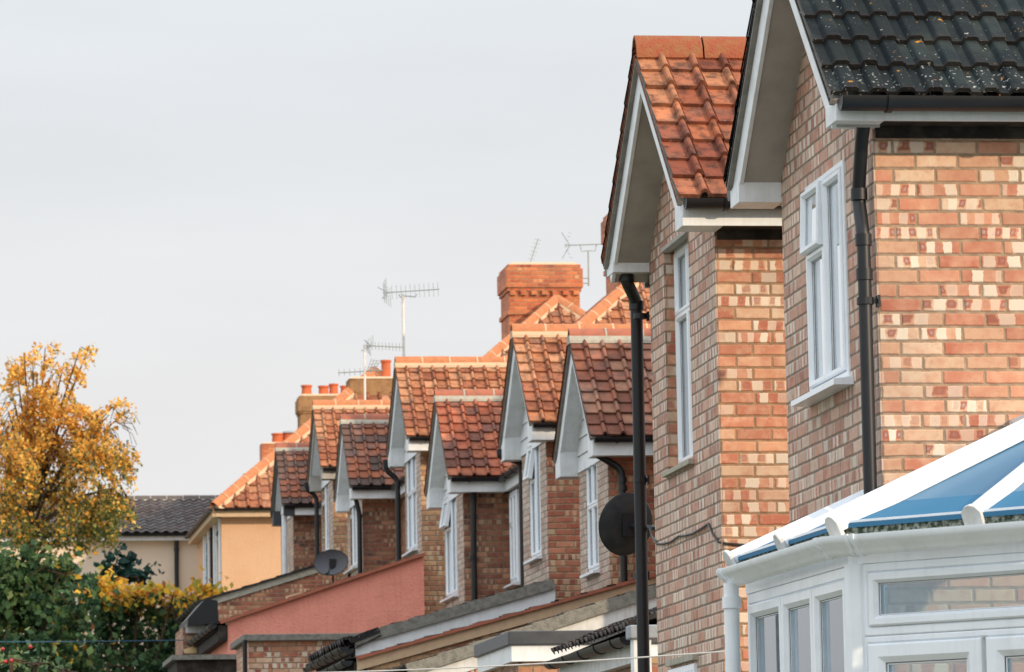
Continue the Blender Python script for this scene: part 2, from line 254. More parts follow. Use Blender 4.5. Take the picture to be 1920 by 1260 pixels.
# ------------------------------------------------------------------ mesh helpers
class MB:
    def __init__(s): s.v = []; s.f = []; s.uv = {}
    def add(s, vs, fs):
        o = len(s.v); s.v += [Vector(p) for p in vs]; s.f += [tuple(o+i for i in f) for f in fs]; return s
    def box(s, x0, x1, y0, y1, z0, z1):
        return s.add([(x, y, z) for z in (z0, z1) for y in (y0, y1) for x in (x0, x1)], [(0, 2, 3, 1), (4, 5, 7, 6), (0, 1, 5, 4), (2, 6, 7, 3), (0, 4, 6, 2), (1, 3, 7, 5)])
    def prism(s, poly, vec):
        n = len(poly); vec = Vector(vec); a = [Vector(p) for p in poly]; b = [p+vec for p in a]
        nn = Vector((0, 0, 0))
        for i in range(n): nn += a[i].cross(a[(i+1) % n])
        if nn.dot(vec) > 0: a, b = b, a; 
        fs = [tuple(range(n)), tuple(range(2*n-1, n-1, -1))]+[(i, n+i, n+(i+1) % n, (i+1) % n) for i in range(n)]
        fs = [tuple(reversed(f)) if False else f for f in fs]
        return s.add(a+b, fs)
    def bar(s, p, q, w, h, up=(0, 0, 1)):
        p, q = Vector(p), Vector(q); d = (q-p).normalized(); side = d.cross(Vector(up)).normalized()*(w/2); u = side.cross(d).normalized()*(h/2)
        return s.add([p-side-u, p+side-u, p+side+u, p-side+u, q-side-u, q+side-u, q+side+u, q-side+u], [(0, 3, 2, 1), (4, 5, 6, 7), (0, 1, 5, 4), (1, 2, 6, 5), (2, 3, 7, 6), (3, 0, 4, 7)])
    def tube(s, pts, r, n=12, cap=True, rs=None):
        pts = [Vector(p) for p in pts]; m = len(pts); o = len(s.v); ref = None
        for i, p in enumerate(pts):
            d = (pts[min(i+1, m-1)]-pts[max(i-1, 0)]).normalized()
            if ref is None: ref = Vector((1, 0, 0)) if abs(d.x) < .8 else Vector((0, 1, 0))
            a = (ref-d*ref.dot(d)).normalized(); b = d.cross(a); ref = a; rr = rs[i] if rs else r
            for k in range(n): t = 2*math.pi*k/n; s.v.append(p+a*math.cos(t)*rr+b*math.sin(t)*rr)
        for i in range(m-1):
            for k in range(n): s.f.append((o+i*n+k, o+i*n+(k+1) % n, o+(i+1)*n+(k+1) % n, o+(i+1)*n+k))
        if cap: s.f.append(tuple(o+k for k in reversed(range(n)))); s.f.append(tuple(o+(m-1)*n+k for k in range(n)))
        return s
    def sweep(s, pts, prof, up=(0, 0, 1), closed=True):
        """profile (side, up) swept along a horizontal-ish polyline with mitred corners; side points right of travel"""
        pts = [Vector(p) for p in pts]; m = len(pts); o = len(s.v); n = len(prof)
        for i, p in enumerate(pts):
            d1 = (pts[i]-pts[i-1]).normalized() if i else None; d2 = (pts[i+1]-pts[i]).normalized() if i < m-1 else None
            d = ((d1 or d2)+(d2 or d1)).normalized(); side = d.cross(Vector(up)).normalized(); k = 1/max(.3, d.dot(d1 or d2))
            for a, b in prof: s.v.append(p+side*a*k+Vector(up)*b)
        for i in range(m-1):
            for k in range(n if closed else n-1): s.f.append((o+i*n+k, o+(i+1)*n+k, o+(i+1)*n+(k+1) % n, o+i*n+(k+1) % n))
        if closed: s.f.append(tuple(o+k for k in range(n))); s.f.append(tuple(o+(m-1)*n+k for k in reversed(range(n))))
        return s
    def ring(s, O, A, B, N, a0, a1, b0, b1, prof):
        o = len(s.v)
        for ins, n in prof:
            for a, b in ((a0+ins, b0+ins), (a1-ins, b0+ins), (a1-ins, b1-ins), (a0+ins, b1-ins)): s.v.append(O+A*a+B*b+N*n)
        for i in range(len(prof)-1):
            for k in range(4): s.f.append((o+i*4+k, o+i*4+(k+1) % 4, o+(i+1)*4+(k+1) % 4, o+(i+1)*4+k))
        return s
    def build(s, name, mat, parent=None, smooth=False, bevel=0.):
        me = bpy.data.meshes.new(name); org = ORG.get(parent.name, Vector((0, 0, 0))) if parent else Vector((0, 0, 0))
        me.from_pydata([v-org for v in s.v], [], s.f)
        if s.uv:
            l = me.uv_layers.new(name='UVMap'); arr = np.zeros(len(me.loops)*2, 'f')
            for fi, uvs in s.uv.items():
                p = me.polygons[fi]
                for j, li in enumerate(p.loop_indices): arr[li*2:li*2+2] = uvs[j]
            l.data.foreach_set('uv', arr)
        me.materials.append(M[mat] if isinstance(mat, str) else mat)
        if smooth: me.shade_smooth() if hasattr(me, 'shade_smooth') else [setattr(p, 'use_smooth', True) for p in me.polygons]
        o = bpy.data.objects.new(name, me); S.collection.objects.link(o)
        if smooth: me.set_sharp_from_angle(angle=R(40))
        if bevel:
            b = o.modifiers.new('bevel', 'BEVEL'); b.width = bevel; b.segments = 2; b.limit_method = 'ANGLE'
        if parent: o.parent = parent; ORG[o.name] = org
        return o
ORG = {}
def tag(o, label=None, cat=None, group=None, kind=None):
    if label: o['label'] = label
    if cat: o['category'] = cat
    if group: o['group'] = group
    if kind: o['kind'] = kind
    return o
def thing(name, loc, label, cat, group=None):
    o = bpy.data.objects.new(name, None); S.collection.objects.link(o); o.empty_display_size = .3
    o.location = loc; ORG[o.name] = Vector(loc); return tag(o, label, cat, group)
def solo(o, origin):      # a thing that is one mesh: origin at its base
    origin = Vector(origin); o.data.transform(Matrix.Translation(-origin)); o.location = origin; return o

# ---- roof tiles
def prof_roll(w):   # flat pan with a roll on the right side
    a = [(0, .012), (.05*w, .002), (.68*w, 0.0)]
    for k in range(7): t = math.pi*k/6; a.append((.82*w-.12*w*math.cos(t), .006+.185*w*math.sin(t)))
    a.append((.965*w, .004)); return a
def prof_double(w):
    return [(0, .002), (.10*w, .0), (.36*w, 0), (.47*w, .155*w), (.53*w, .185*w), (.88*w, .185*w), (.97*w, .13*w)]
def prof_wave(w): return [(w*k/8, .2*w*(.5+.5*math.cos(2*math.pi*k/8))) for k in range(8)]
def tiles(mb, O, U, V, width, length, cw, rh, prof=prof_roll, rngf=None, lift=.028, seed=0, drop=.02):
    O, U, V = Vector(O), Vector(U).normalized(), Vector(V).normalized(); N = U.cross(V)
    rs = random.Random(seed); pr = prof(cw); ncol = int(math.ceil(width/cw))+1; nrow = int(math.ceil(length/rh-.01))
    if rngf is None: rngf = lambda v: (0, width)
    for j in range(nrow):
        v0, v1 = j*rh, min((j+1)*rh, length); lo0, hi0 = rngf(v0); lo1, hi1 = rngf(v1)
        for c in range(-1, ncol):
            jz = rs.uniform(-.004, .005); jv = rs.uniform(-.006, .006); sk = rs.uniform(-.004, .004)
            us = [(c*cw+u, h) for u, h in pr]+[((c+1)*cw, pr[0][1])]
            if us[-1][0] <= min(lo0, lo1) or us[0][0] >= max(hi0, hi1): continue
            o = len(mb.v); k = len(us)
            for t, (u, h) in enumerate(us):
                ub = min(max(u, lo0), hi0); ut = min(max(u, lo1), hi1); s_ = sk*t/k
                b = O+U*ub+V*(v0-drop+jv+s_)
                mb.v.append(b+N*(h+lift+jz-.026)); mb.v.append(b+N*(h+lift+jz)); mb.v.append(O+U*ut+V*(v1+.01)+N*(h+jz*.3))
            for t in range(k-1):
                a = o+t*3; b = a+3
                if (mb.v[a+1]-mb.v[b+1]).length < 1e-4 and (mb.v[a+2]-mb.v[b+2]).length < 1e-4: continue
                ua, ubb = c+t/(k-1)*.98+.01, c+(t+1)/(k-1)*.98+.01
                mb.uv[len(mb.f)] = [(ua, j+.01), (ubb, j+.01), (ubb, j+.02), (ua, j+.02)]; mb.f.append((a, b, b+1, a+1))
                mb.uv[len(mb.f)] = [(ua, j+.02), (ubb, j+.02), (ubb, j+.99), (ua, j+.99)]; mb.f.append((a+1, b+1, b+2, a+2))
    # deck under the tiles
    L0, H0 = rngf(0); L1, H1 = rngf(length); t = -.03
    q = [O+U*L0+N*t, O+U*H0+N*t, O+U*H1+V*length+N*t, O+U*L1+V*length+N*t]
    mb.prism(q, -N*.012)
def ridge(root, P, Q, mat, r=.11, seg=.44, mort='mortar', name='ridge_tiles', bedk=.8):
    P, Q = Vector(P), Vector(Q); L_ = (Q-P).length; d = (Q-P)/L_; side = d.cross(Vector((0, 0, 1))).normalized(); up = side.cross(d).normalized()
    n = max(1, round(L_/seg)); mb, mm = MB(), MB()
    prof = [(-r, -r*.75), (-r*.8, -.02*r), (-r*.42, r*.5), (0, r*.68), (r*.42, r*.5), (r*.8, -.02*r), (r, -r*.75)]
    for i in range(n):
        a, b = P+d*(L_*i/n+.006), P+d*(L_*(i+1)/n-.006); j = Vector((0, 0, random.uniform(-.004, .006)))
        o = len(mb.v)
        for q in (a, b):
            for x, z in prof: mb.v.append(q+side*x+up*z+j)
            for x, z in reversed(prof): mb.v.append(q+side*x*.82+up*(z-.018)+j)
        m = len(prof)*2
        for k in range(m): mb.f.append((o+k, o+(k+1) % m, o+m+(k+1) % m, o+m+k))
        mb.f.append(tuple(o+k for k in reversed(range(m)))); mb.f.append(tuple(o+m+k for k in range(m)))
        if i and bedk: 
            q = P+d*(L_*i/n)
            mm.add([q-d*.011+side*x*1.02+up*(z*1.02+.004) for x, z in prof]+[q+d*.011+side*x*1.02+up*(z*1.02+.004) for x, z in prof], [(k, k+1, len(prof)+k+1, len(prof)+k) for k in range(len(prof)-1)])
    o_ = mb.build(name, mat, root, True)
    if bedk: mm.prism([P-side*r*(.3+bedk)-up*r*bedk*1.15, P-side*r*(.25+bedk)-up*r*.62, P-side*r*.8-up*.1*r, P+side*r*.8-up*.1*r, P+side*r*(.25+bedk)-up*r*.62, P+side*r*(.3+bedk)-up*r*bedk*1.15], d*L_)
    if mm.v: mm.build('ridge_mortar', mort, o_)
    return o_

# ---- windows
FR = [(0, -.04), (0, .0), (.012, .012), (.045, .012), (.058, -.004), (.058, -.05)]
SA = [(0, -.02), (0, .014), (.010, .024), (.036, .024), (.052, .006), (.052, -.04)]
def window(root, O, A, B, N, w, h, cells, mat='upvc', glassm='glass', sill=True, open_cell=None, name='window', fr=.05, sash=.05, open_ang=14, blind=None):
    """cells: (a0,a1,b0,b1) fractions of the inner opening; open_cell: index of a top-hung vent standing open"""
    O, A, B, N = Vector(O), Vector(A), Vector(B), Vector(N)
    mb = MB(); mb.ring(O, A, B, N, 0, w, 0, h, [(0, -.05), (0, .02), (.006, .026), (fr-.01, .026), (fr, .015), (fr, -.05)])
    iw, ih = w-2*fr, h-2*fr; gl = MB(); gk = MB(); cas = None; cg = None
    for i, (a0, a1, b0, b1) in enumerate(cells):
        x0, x1, y0, y1 = fr+a0*iw, fr+a1*iw, fr+b0*ih, fr+b1*ih; s = sash
        pf = [(0, -.03), (0, .030), (.008, .038), (s*.62, .038), (s*.9, .018), (s*.9, .008), (s, .008), (s, -.03)]
        if i == open_cell:
            mb.ring(O, A, B, N, x0, x1, y0, y1, [(0, -.03), (0, .022), (.018, .022), (.018, -.03)])
            c = math.cos(R(open_ang)); sn = math.sin(R(open_ang)); H = y1-y0
            O2 = O+A*x0+B*y1+N*.022; B2 = B*c-N*sn; N2 = N*c+B*sn; O3 = O2-B2*H
            cas = MB(); cas.ring(O3, A, B2, N2, 0, x1-x0, 0, H, [(0, -.02), (0, .030), (.008, .038), (s*.62, .038), (s*.9, .018), (s*.9, .008), (s, .008), (s, -.02), (0, -.02)])
            gk.ring(O3, A, B2, N2, 0, x1-x0, 0, H, [(s*.86, .009), (s*.9, .0105), (s*1.0, .004), (s*1.0, .001)]); cg = MB(); cg.prism([O3+A*s*.9+B2*s*.9, O3+A*(x1-x0-s*.9)+B2*s*.9, O3+A*(x1-x0-s*.9)+B2*(H-s*.9), O3+A*s*.9+B2*(H-s*.9)], N2*.006)
        else:
            mb.ring(O, A, B, N, x0, x1, y0, y1, pf)
        if i != open_cell: gk.ring(O, A, B, N, x0, x1, y0, y1, [(s*.86, .009), (s*.9, .0105), (s*1.0, .004), (s*1.0, .001)])
        q0 = O+N*(.0 if i != open_cell else -.03)
        gl.prism([q0+A*(x0+s*.9)+B*(y0+s*.9), q0+A*(x1-s*.9)+B*(y0+s*.9), q0+A*(x1-s*.9)+B*(y1-s*.9), q0+A*(x0+s*.9)+B*(y1-s*.9)], N*-.006)
    ob = mb.build(name, mat, root)
    gl.build('pane', glassm, ob)
    if gk.v: gk.build('gasket', 'gasket', ob)
    if cas: cas.build('open_vent', mat, ob); cg.build('pane', glassm, ob)
    if blind:
        bl = MB(); b0 = O-N*.12
        bl.prism([b0, b0+A*w, b0+A*w+B*h, b0+B*h], -N*.004); bl.build('curtain', blind, ob)
    if sill: MB().prism([O-A*.07-B*.005, O-A*.07+N*.12-B*.02, O-A*.07+N*.12-B*.05, O-A*.07-B*.05], A*(w+.14)).build('sill', mat, ob)
    return ob

def pipe(root, pts, r=.034, mat='black', collars=(), name='downpipe', rnd=.06):
    # round the corners
    P = [Vector(p) for p in pts]; q = [P[0]]
    for i in range(1, len(P)-1):
        a, b, c = P[i-1], P[i], P[i+1]; t = min(rnd, (b-a).length*.45, (c-b).length*.45)
        s_, e_ = b+(a-b).normalized()*t, b+(c-b).normalized()*t
        for k in range(6): u = k/5; q.append(s_*(1-u)**2+b*2*u*(1-u)+e_*u*u)
    q.append(P[-1]); mb = MB().tube(q, r, 14)
    for p, d in collars:
        p, d = Vector(p), Vector(d).normalized()*.03; mb.tube([p-d, p+d], r*1.22, 14)
    return mb.build(name, mat, root, True)
def clips(root, x, y, z, xw, mat='black', r=.045):
    mb = MB(); mb.tube([(x, y, z-.018), (x, y, z+.018)], r, 14); mb.box(min(x, xw), max(x, xw), y-.012, y+.012, z-.012, z+.012); mb.box(xw-.012, xw, y-.03, y+.03, z-.03, z+.03)
    return mb.build('pipe_bracket', mat, root)
def gutter(root, P, Q, mat='black', r=.056, side=1, name='gutter'):
    """half-round gutter from P to Q; side=+1: wall lies left of travel"""
    pr = [(r*math.cos(t), -r*math.sin(t)) for t in [math.pi*k/10 for k in range(11)]]
    pr = [(a, b) for a, b in pr]+[(a*.88, b*.88) for a, b in reversed(pr)]
    mb = MB().sweep([P, Q], pr)
    P, Q = Vector(P), Vector(Q); d = (Q-P).normalized(); n = int((Q-P).length/.8)
    for i in range(n+1):
        p = P+d*(.25+i*.8)
        if (p-P).length > (Q-P).length: break
        mb.sweep([p-d*.014, p+d*.014], [(a*1.14, b*1.14) for a, b in pr[:11]]+[(a, b) for a, b in reversed(pr[:11])])
    for e in (P, Q): mb.sweep([e-d*.003, e+d*.003], pr[:11])
    return mb.build(name, mat, root, True)

# ------------------------------------------------------------------ one gabled bay (all the houses of the row share the form)
def bay(root, Yc, Ze, Xv, Xw, Xb, half, rise, hw, zg, wall, tile, win, winx, win_open=None, clad=False, oang=14, ridge_m='ridge_o', seed=0, tprof=prof_roll, cw=.2, rh=.205, mort='mortar', inset=0., sides=(1, 1), glassm='glass', win_cells=None, reveal='r', rsolid=True, barge='white', tside=(1, 1), fd=.20, foot=.20, bedk=.8, gr=.056, eavem='white', sill=True, facing=None):
    t = rise/half; al = math.atan(t); c, s = math.cos(al), math.sin(al); SL = half/c
    yn, yf = Yc-hw, Yc+hw; th = .24
    (y0, y1, z0, z1) = win
    # walls, in pieces round the window opening
    w = MB(); zt = Ze-.02
    w.box(Xw, Xw+th, yn, y0, zg, zt); w.box(Xw, Xw+th, y1, yf, zg, zt)
    w.box(Xw, Xw+th, y0, y1, zg, z0); w.box(Xw, Xw+th, y0, y1, z1, zt)
    w.box(Xw+th, Xb, yn, yn+th, zg, zt); w.box(Xw+th, Xb, yf-th, yf, zg, zt)
    if rsolid: w.box(Xb-th, Xb, yn+th, yf-th, zg, zt)
    zap = lambda y: Ze+(half-abs(y-Yc))*t-.06
    w.prism([(Xw, yn, zt), (Xw, yf, zt), (Xw, yf, zap(yf)), (Xw, Yc, zap(Yc)), (Xw, yn, zap(yn))], (th, 0, 0))
    w.build('wall', wall, root)
    if facing:      # the street front is laid in paler facing bricks than the returns
        k = MB(); xa, xb = Xw-.012, Xw-.001
        k.box(xa, xb, yn, y0, zg, zt); k.box(xa, xb, y1, yf, zg, zt); k.box(xa, xb, y0, y1, zg, z0); k.box(xa, xb, y0, y1, z1, zt)
        if not clad: k.prism([(xa, yn, zt), (xa, yf, zt), (xa, yf, zap(yf)), (xa, Yc, zap(Yc)), (xa, yn, zap(yn))], (xb-xa, 0, 0))
        k.build('front_facing', facing, root)
    # roof
    rt = MB(); ed = .03
    tiles(rt, (Xv-.04, Yc-half, Ze), (1, 0, 0), (0, c, s), Xb-Xv+.04, SL, cw, rh, tprof, seed=seed)
    tiles(rt, (Xb, Yc+half, Ze), (-1, 0, 0), (0, -c, s), Xb-Xv+.04, SL, cw, rh, tprof, seed=seed+1)
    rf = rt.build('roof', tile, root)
    ridge(rf, (Xv-.045, Yc, Ze+rise+.03), (Xb, Yc, Ze+rise+.03), ridge_m, .115, .44, mort, bedk=bedk)
    # verge: cement undercloak, bargeboards, soffit
    und, bb, sf = MB(), MB(), MB()
    for sg in (-1, 1):
        ye = Yc+sg*half
        P = lambda a, n: Vector((0, ye-sg*c*a+sg*s*n, Ze+s*a+c*n))      # a along slope, n normal offset
        def pr(mb, x0, x1, a0, a1, n0, n1, cut=True):
            q = [P(a0, n0), P(a0, n1), P(a1+(n1*t if cut else 0), n1), P(a1+(n0*t if cut else 0), n0)]
            mb.prism([Vector((x0, v.y, v.z)) for v in q], (x1-x0, 0, 0))
        pr(und, Xv-.035, Xw-.003, -.01, SL, -.062, -.028)
        pr(bb, Xv-.004, Xv+.02, -.0, SL, -.21, -.062)
        pr(sf, Xv+.02, Xw-.002, .0, SL, -.20, -.185)
        # boxed foot of the bargeboard
        yw = Yc+sg*(hw+.002)
        ft = foot if sg > 0 else fd-.013
        q = [(ye, Ze-.05), (ye, Ze-ft-.035), (yw, Ze-ft-.035), (yw, Ze+(half-hw)*t-.26*0-.19/c)]
        bb.prism([(Xv-.010, a, b) for a, b in q], (Xw-Xv+.006, 0, 0))
    und.build('verge_undercloak', 'under', rf); bb.build('bargeboard', barge, root, bevel=.003); sf.build('verge_soffit', 'soffit' if not clad else 'white', root)
    if clad:
        cl = MB(); nb = 7; zb = Ze-.20
        bot = zb
        hh = rise+.10
        for k in range(nb):
            a0 = bot+hh*k/nb; a1 = bot+hh*(k+1)/nb-.006
            wy = lambda z: min(hw+.015, max(.0, (Ze+rise-.07-z)/t))
            if wy(a0) <= .02: break
            cl.prism([(Xw-.028, Yc-wy(a0), a0), (Xw-.028, Yc+wy(a0), a0), (Xw-.014, Yc+wy(a1), a1), (Xw-.014, Yc-wy(a1), a1)], (.02, 0, 0))
        cl.build('gable_cladding', 'white', root)
    # eaves
    if eavem == 'wood': MB().box(Xw+.004, Xb, yn-.02, yn-.001, Ze-fd-.070, Ze-fd-.012).build('eaves_shade_strip', 'wood', root)  # dark strip standing in for the shadow band at the wall top
    for sg, xe, on in ((-1, tside[0], sides[0]), (1, tside[1], sides[1])):
        if not on: continue
        ye = Yc+sg*half; yw = Yc+sg*hw
        xe = Xb if xe == 1 else xe
        fb = MB(); fb.box(Xw-.004, xe, min(ye, ye-sg*.022), max(ye, ye-sg*.022), Ze-fd-.02, Ze-.035)
        fb.build('fascia', 'white', root); fb = MB()
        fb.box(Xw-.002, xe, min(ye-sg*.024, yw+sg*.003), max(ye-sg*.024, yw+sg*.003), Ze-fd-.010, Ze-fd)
        fb.build('eaves_soffit', eavem, root)  # where eavem is dark, eaves shade is put into the soffit colour
        gutter(root, (Xv-.0, ye+sg*(gr+.004), Ze-.030), (xe, ye+sg*(gr+.004), Ze-.030), r=gr)
    cells = win_cells or [(0, .5, .68, 1), (0, .5, 0, .68), (.5, 1, 0, 1)]
    window(root, (winx, y1, z0), (0, -1, 0), (0, 0, 1), (-1, 0, 0), y1-y0, z1-z0, cells, open_cell=win_open, fr=.04, sash=.044, open_ang=oang, glassm=glassm, blind='wallin', sill=sill)
    return rf

GZ = [(-60, -1.35), (31, -1.35), (44, -.85), (51, -.1), (63, .5), (68, 1.1), (80, 1.9), (92, 2.2), (105, 3.1), (5000, 3.1)]
def gz(y):
    for (a, b), (c, d) in zip(GZ, GZ[1:]):
        if y <= c: return b+(d-b)*(y-a)/(c-a)
    return GZ[-1][1]
# ground: one sheet following the hill
g_ = MB(); ys = [-60, 10, 20, 31, 36, 40, 44, 47, 51, 57, 63, 68, 74, 80, 86, 92, 98, 105, 130, 250, 900, 3500]; xs = [-1800, -300, -60, -20, 0, 20, 60, 300, 1800]
for y in ys:
    for x in xs: g_.v.append(Vector((x, y, gz(y))))
for j in range(len(ys)-1):
    for i in range(len(xs)-1): a = j*len(xs)+i; g_.f.append((a, a+1, a+1+len(xs), a+len(xs)))
tag(g_.build('ground', 'ground'), kind='structure')

# ================================================================== HOUSE A (nearest, dark roof)
def winpx(tl, br_, X):   # far-top and near-bottom corners in the photo, put onto the plane of the wall
    a, b = onX(*tl, X), onX(*br_, X); return (b.y, a.y, b.z, a.z)
XW = 5.01
A = thing('brick_house', (6, 23.3, -1.35), 'nearest brick house with a dark grey ribbed tile roof and pale pink walls', 'house')
wa = (23.02, 24.03, 2.50, 3.54)
p = winpx((1510, 352), (1592, 695), XW-.02); wa = (p[0], p[1], p[2]-.03, p[3])
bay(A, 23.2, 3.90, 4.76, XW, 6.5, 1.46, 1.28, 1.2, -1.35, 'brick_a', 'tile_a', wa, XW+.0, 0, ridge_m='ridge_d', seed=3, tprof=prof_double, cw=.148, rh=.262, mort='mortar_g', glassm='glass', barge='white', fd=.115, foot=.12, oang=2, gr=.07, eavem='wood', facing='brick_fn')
# main body wall line behind the bay (brick, same house) is the bay itself: it runs back as a narrow wing
yp = 22.36; xp = XW-.075
p0 = onX(1605, 215, xp); p1 = onX(1632, 915, xp)
pipe(A, [(xp+.0, 21.9, 3.80), (xp, 21.98, 3.70), (xp, p0.y, 3.42), (xp, p1.y, 3.2), (xp, p1.y, -1.3)], .036, 'black', [((xp, p0.y-.02, 3.43), (0, 0, 1)), ((xp, p1.y, 3.0), (0, 0, 1)), ((xp, p1.y, 3.18), (0, 0, 1))])
for z in (2.86, 1.2): clips(A, xp, p1.y, z, XW)

# ================================================================== HOUSE B
B = thing('brick_house', (6, 27.8, -1.35), 'pink brick gabled house with bright orange clay roll tiles and a tall recessed white window', 'house')
pb = winpx((1247, 466), (1303, 860), XW)
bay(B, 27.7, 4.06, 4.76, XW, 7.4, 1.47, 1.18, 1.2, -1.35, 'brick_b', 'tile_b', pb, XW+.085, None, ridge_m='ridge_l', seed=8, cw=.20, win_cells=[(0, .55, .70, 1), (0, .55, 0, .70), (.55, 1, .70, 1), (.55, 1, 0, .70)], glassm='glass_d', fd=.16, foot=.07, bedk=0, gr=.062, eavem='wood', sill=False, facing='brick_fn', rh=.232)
li = MB().box(XW-.03, XW+.028, pb[0]+.004, pb[1]-.004, pb[3]-.030, pb[3]-.003); li.build('window_head_board', 'soffit', B)
MB().box(XW-.05, XW+.06, pb[0]-.04, pb[1]+.04, pb[2]-.035, pb[2]-.004).build('window_ledge', 'mortar_g', B)
# swan-neck downpipe at the far eave
xq = XW-.06; q0 = onX(1172, 505, 4.86); q1 = onX(1175, 528, 4.86); q2 = onX(1193, 565, xq); q3 = onX(1207, 1255, xq)
pipe(B, [(4.86, q0.y, 3.96), (4.86, q1.y, q1.z), (xq, q2.y+.0, q2.z), (xq, q3.y, q3.z), (xq, q3.y, -1.3)], .042, 'black', [((4.86, q1.y, q1.z+.03), (0, 0, 1)), ((xq, q2.y, q2.z-.03), (0, 0, 1))], rnd=.05)
for zz in (593, 900, 1080): c_ = onX(1200, zz, xq); clips(B, xq, c_.y, c_.z, XW)
# cable stapled along the wall
cb = [onX(*q, XW-.024) for q in ((1218, 985), (1222, 1005), (1232, 1020), (1243, 1020), (1258, 1016), (1273, 1005), (1285, 1004), (1300, 1000), (1315, 991), (1328, 982))]
cb += [onX(1337, 1003, XW-.024), onX(1347, 1016, XW-.024)]
yb = 27.7-1.2-.012
cb += [onY(1360, 1019, yb), onY(1385, 1021, yb), onY(1425, 1024, yb), onY(1480, 1030, yb)]
MB().tube(cb, .008, 6).build('cable', 'black', B, True)
# small lower window, only its head shows
lw = winpx((1268, 1250), (1318, 1300), XW+.02)
window(B, (XW-.012, lw[1], lw[2]), (0, -1, 0), (0, 0, 1), (-1, 0, 0), lw[1]-lw[0], lw[3]-lw[2]-.02, [(0, 1, 0, 1)], sill=False, glassm='glass_d')
MB().box(XW-.05, XW-.002, lw[0]-.03, lw[1]+.03, lw[3]+.0, lw[3]+.04).build('window_head_board', 'mortar_g', B)

# ================================================================== the terrace beyond
XV2, XW2, XM, XE = 7.50, 7.72, 8.37, 8.25
T, HD = .85, 4.25
def block_roof(root, Ya, Yb, Ze, hip_a, hip_b, tile, seed, ridge_m='ridge_o', hipcol=True):
    """half of a pair: main roof over Y in [Ya,Yb]; hip_a: hipped at the near end, hip_b: hipped at the far end"""
    xe, xr, xf = XE, XE+HD, XE+2*HD; al = math.atan(T); c, s = math.cos(al), math.sin(al); SL = HD/c
    rt = MB()
    def fr(v):   # range along eave shrinks at hipped ends
        d = v*c; return ((d if hip_b else 0), (Yb-Ya)-(d if hip_a else 0))
    # -X slope: U must satisfy U x V = N outward ; U = -Y
    tiles(rt, (xe, Yb, Ze), (0, -1, 0), (c, 0, s), Yb-Ya, SL, .24, .25, prof_roll, fr, seed=seed)
    tiles(rt, (xf, Ya, Ze), (0, 1, 0), (-c, 0, s), Yb-Ya, SL, .24, .25, prof_roll, lambda v: ((v*c if hip_a else 0), (Yb-Ya)-(v*c if hip_b else 0)), seed=seed+1)
    hr = lambda v: (v*c, 2*HD-v*c)
    if hip_a: tiles(rt, (xe, Ya, Ze), (1, 0, 0), (0, c, s), 2*HD, SL-.02, .215, .25, prof_roll, hr, seed=seed+2)
    if hip_b: tiles(rt, (xf, Yb, Ze), (-1, 0, 0), (0, -c, s), 2*HD, SL-.02, .215, .25, prof_roll, hr, seed=seed+3)
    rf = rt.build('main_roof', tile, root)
    zt = Ze+HD*T; a = (xr, Ya+(HD if hip_a else 0), zt+.03); b = (xr, Yb-(HD if hip_b else 0), zt+.03)
    if (Vector(a)-Vector(b)).length > .2: ridge(rf, a, b, ridge_m, .14)
    if hip_a:
        for x in (xe, xf): ridge(rf, (x, Ya, Ze+.03), a, ridge_m, .13, .42, name='hip_tiles')
    if hip_b:
        for x in (xe, xf): ridge(rf, (x, Yb, Ze+.03), b, ridge_m, .13, .42, name='hip_tiles')
    return rf
def block_walls(root, Ya, Yb, Ze, zg, wall, open_a=False):
    w = MB(); th = .24; x1 = XE+2*HD-.12
    w.box(XM, XM+th, Ya, Yb, zg, Ze+.02); w.box(x1-th, x1, Ya, Yb, zg, Ze+.02)
    w.box(XM+th, x1-th, Ya, Ya+th, zg, Ze+.02); w.box(XM+th, x1-th, Yb-th, Yb, zg, Ze+.02)
    w.build('main_wall', wall, root)
    f = MB().box(XE, XE+.022, Ya, Yb, Ze-.22, Ze-.035); f.box(XE+.022, XM-.002, Ya, Yb, Ze-.21, Ze-.195); f.build('main_fascia', 'white', root)
    gutter(root, (XE-.06, Yb, Ze-.035), (XE-.06, Ya, Ze-.035), name='main_gutter')

def winspec(ftop, nbot, X=XW2): return winpx(ftop, nbot, X)
RG = 'gabled brick houses climbing the hill'
def house(Yc, Ze, near_end, Ya, Yb, wall, tile, tile_main, win, label, seed, win_open=None, clad=True, ridge_m='ridge_o', mort='mortar', Xb=10.0, cells=None, glassm='glass', barge='white', rise=1.25, wallm=None):
    r = thing('brick_house', (9, Yc, gz(Yc)), label, 'house', RG)
    # outer side of the bay: eaves run the full depth; inner side stops in the recess
    ts = (1, XM+.0) if near_end else (XM+.0, 1)
    bay(r, Yc, Ze, XV2, XW2, Xb, 1.40, rise, 1.04, gz(Yc)-.6, wall, tile, win, XW2+.03, win_open, clad=clad, ridge_m=ridge_m, seed=seed, cw=.2, rh=.205, mort=mort, tside=ts, win_cells=cells, glassm=glassm, barge=barge, oang=9, facing='brick_ff')
    ya, yb = (Yc+1.04, Yb) if near_end else (Ya, Yc-1.04)
    # main walls: keep clear of the bay's own walls
    block_walls(r, ya+.003 if near_end else ya, yb if near_end else yb-.003, Ze, gz(Yc)-.6, wallm or wall)
    block_roof(r, Ya, Yb, Ze, near_end, not near_end, tile_main, seed+40, ridge_m)
    return r
two = [(0, .5, .66, 1), (0, .5, 0, .66), (.5, 1, 0, 1)]
two4 = [(0, .5, .60, 1), (0, .5, 0, .60), (.5, 1, .60, 1), (.5, 1, 0, .60)]
Yc_C1, Yc_C2, Yc_D1, Yc_D2, Yc_E1, Yc_E2, Yc_F = 48.6, 53.25, 61.25, 66.2, 74.7, 79.8, 88.0
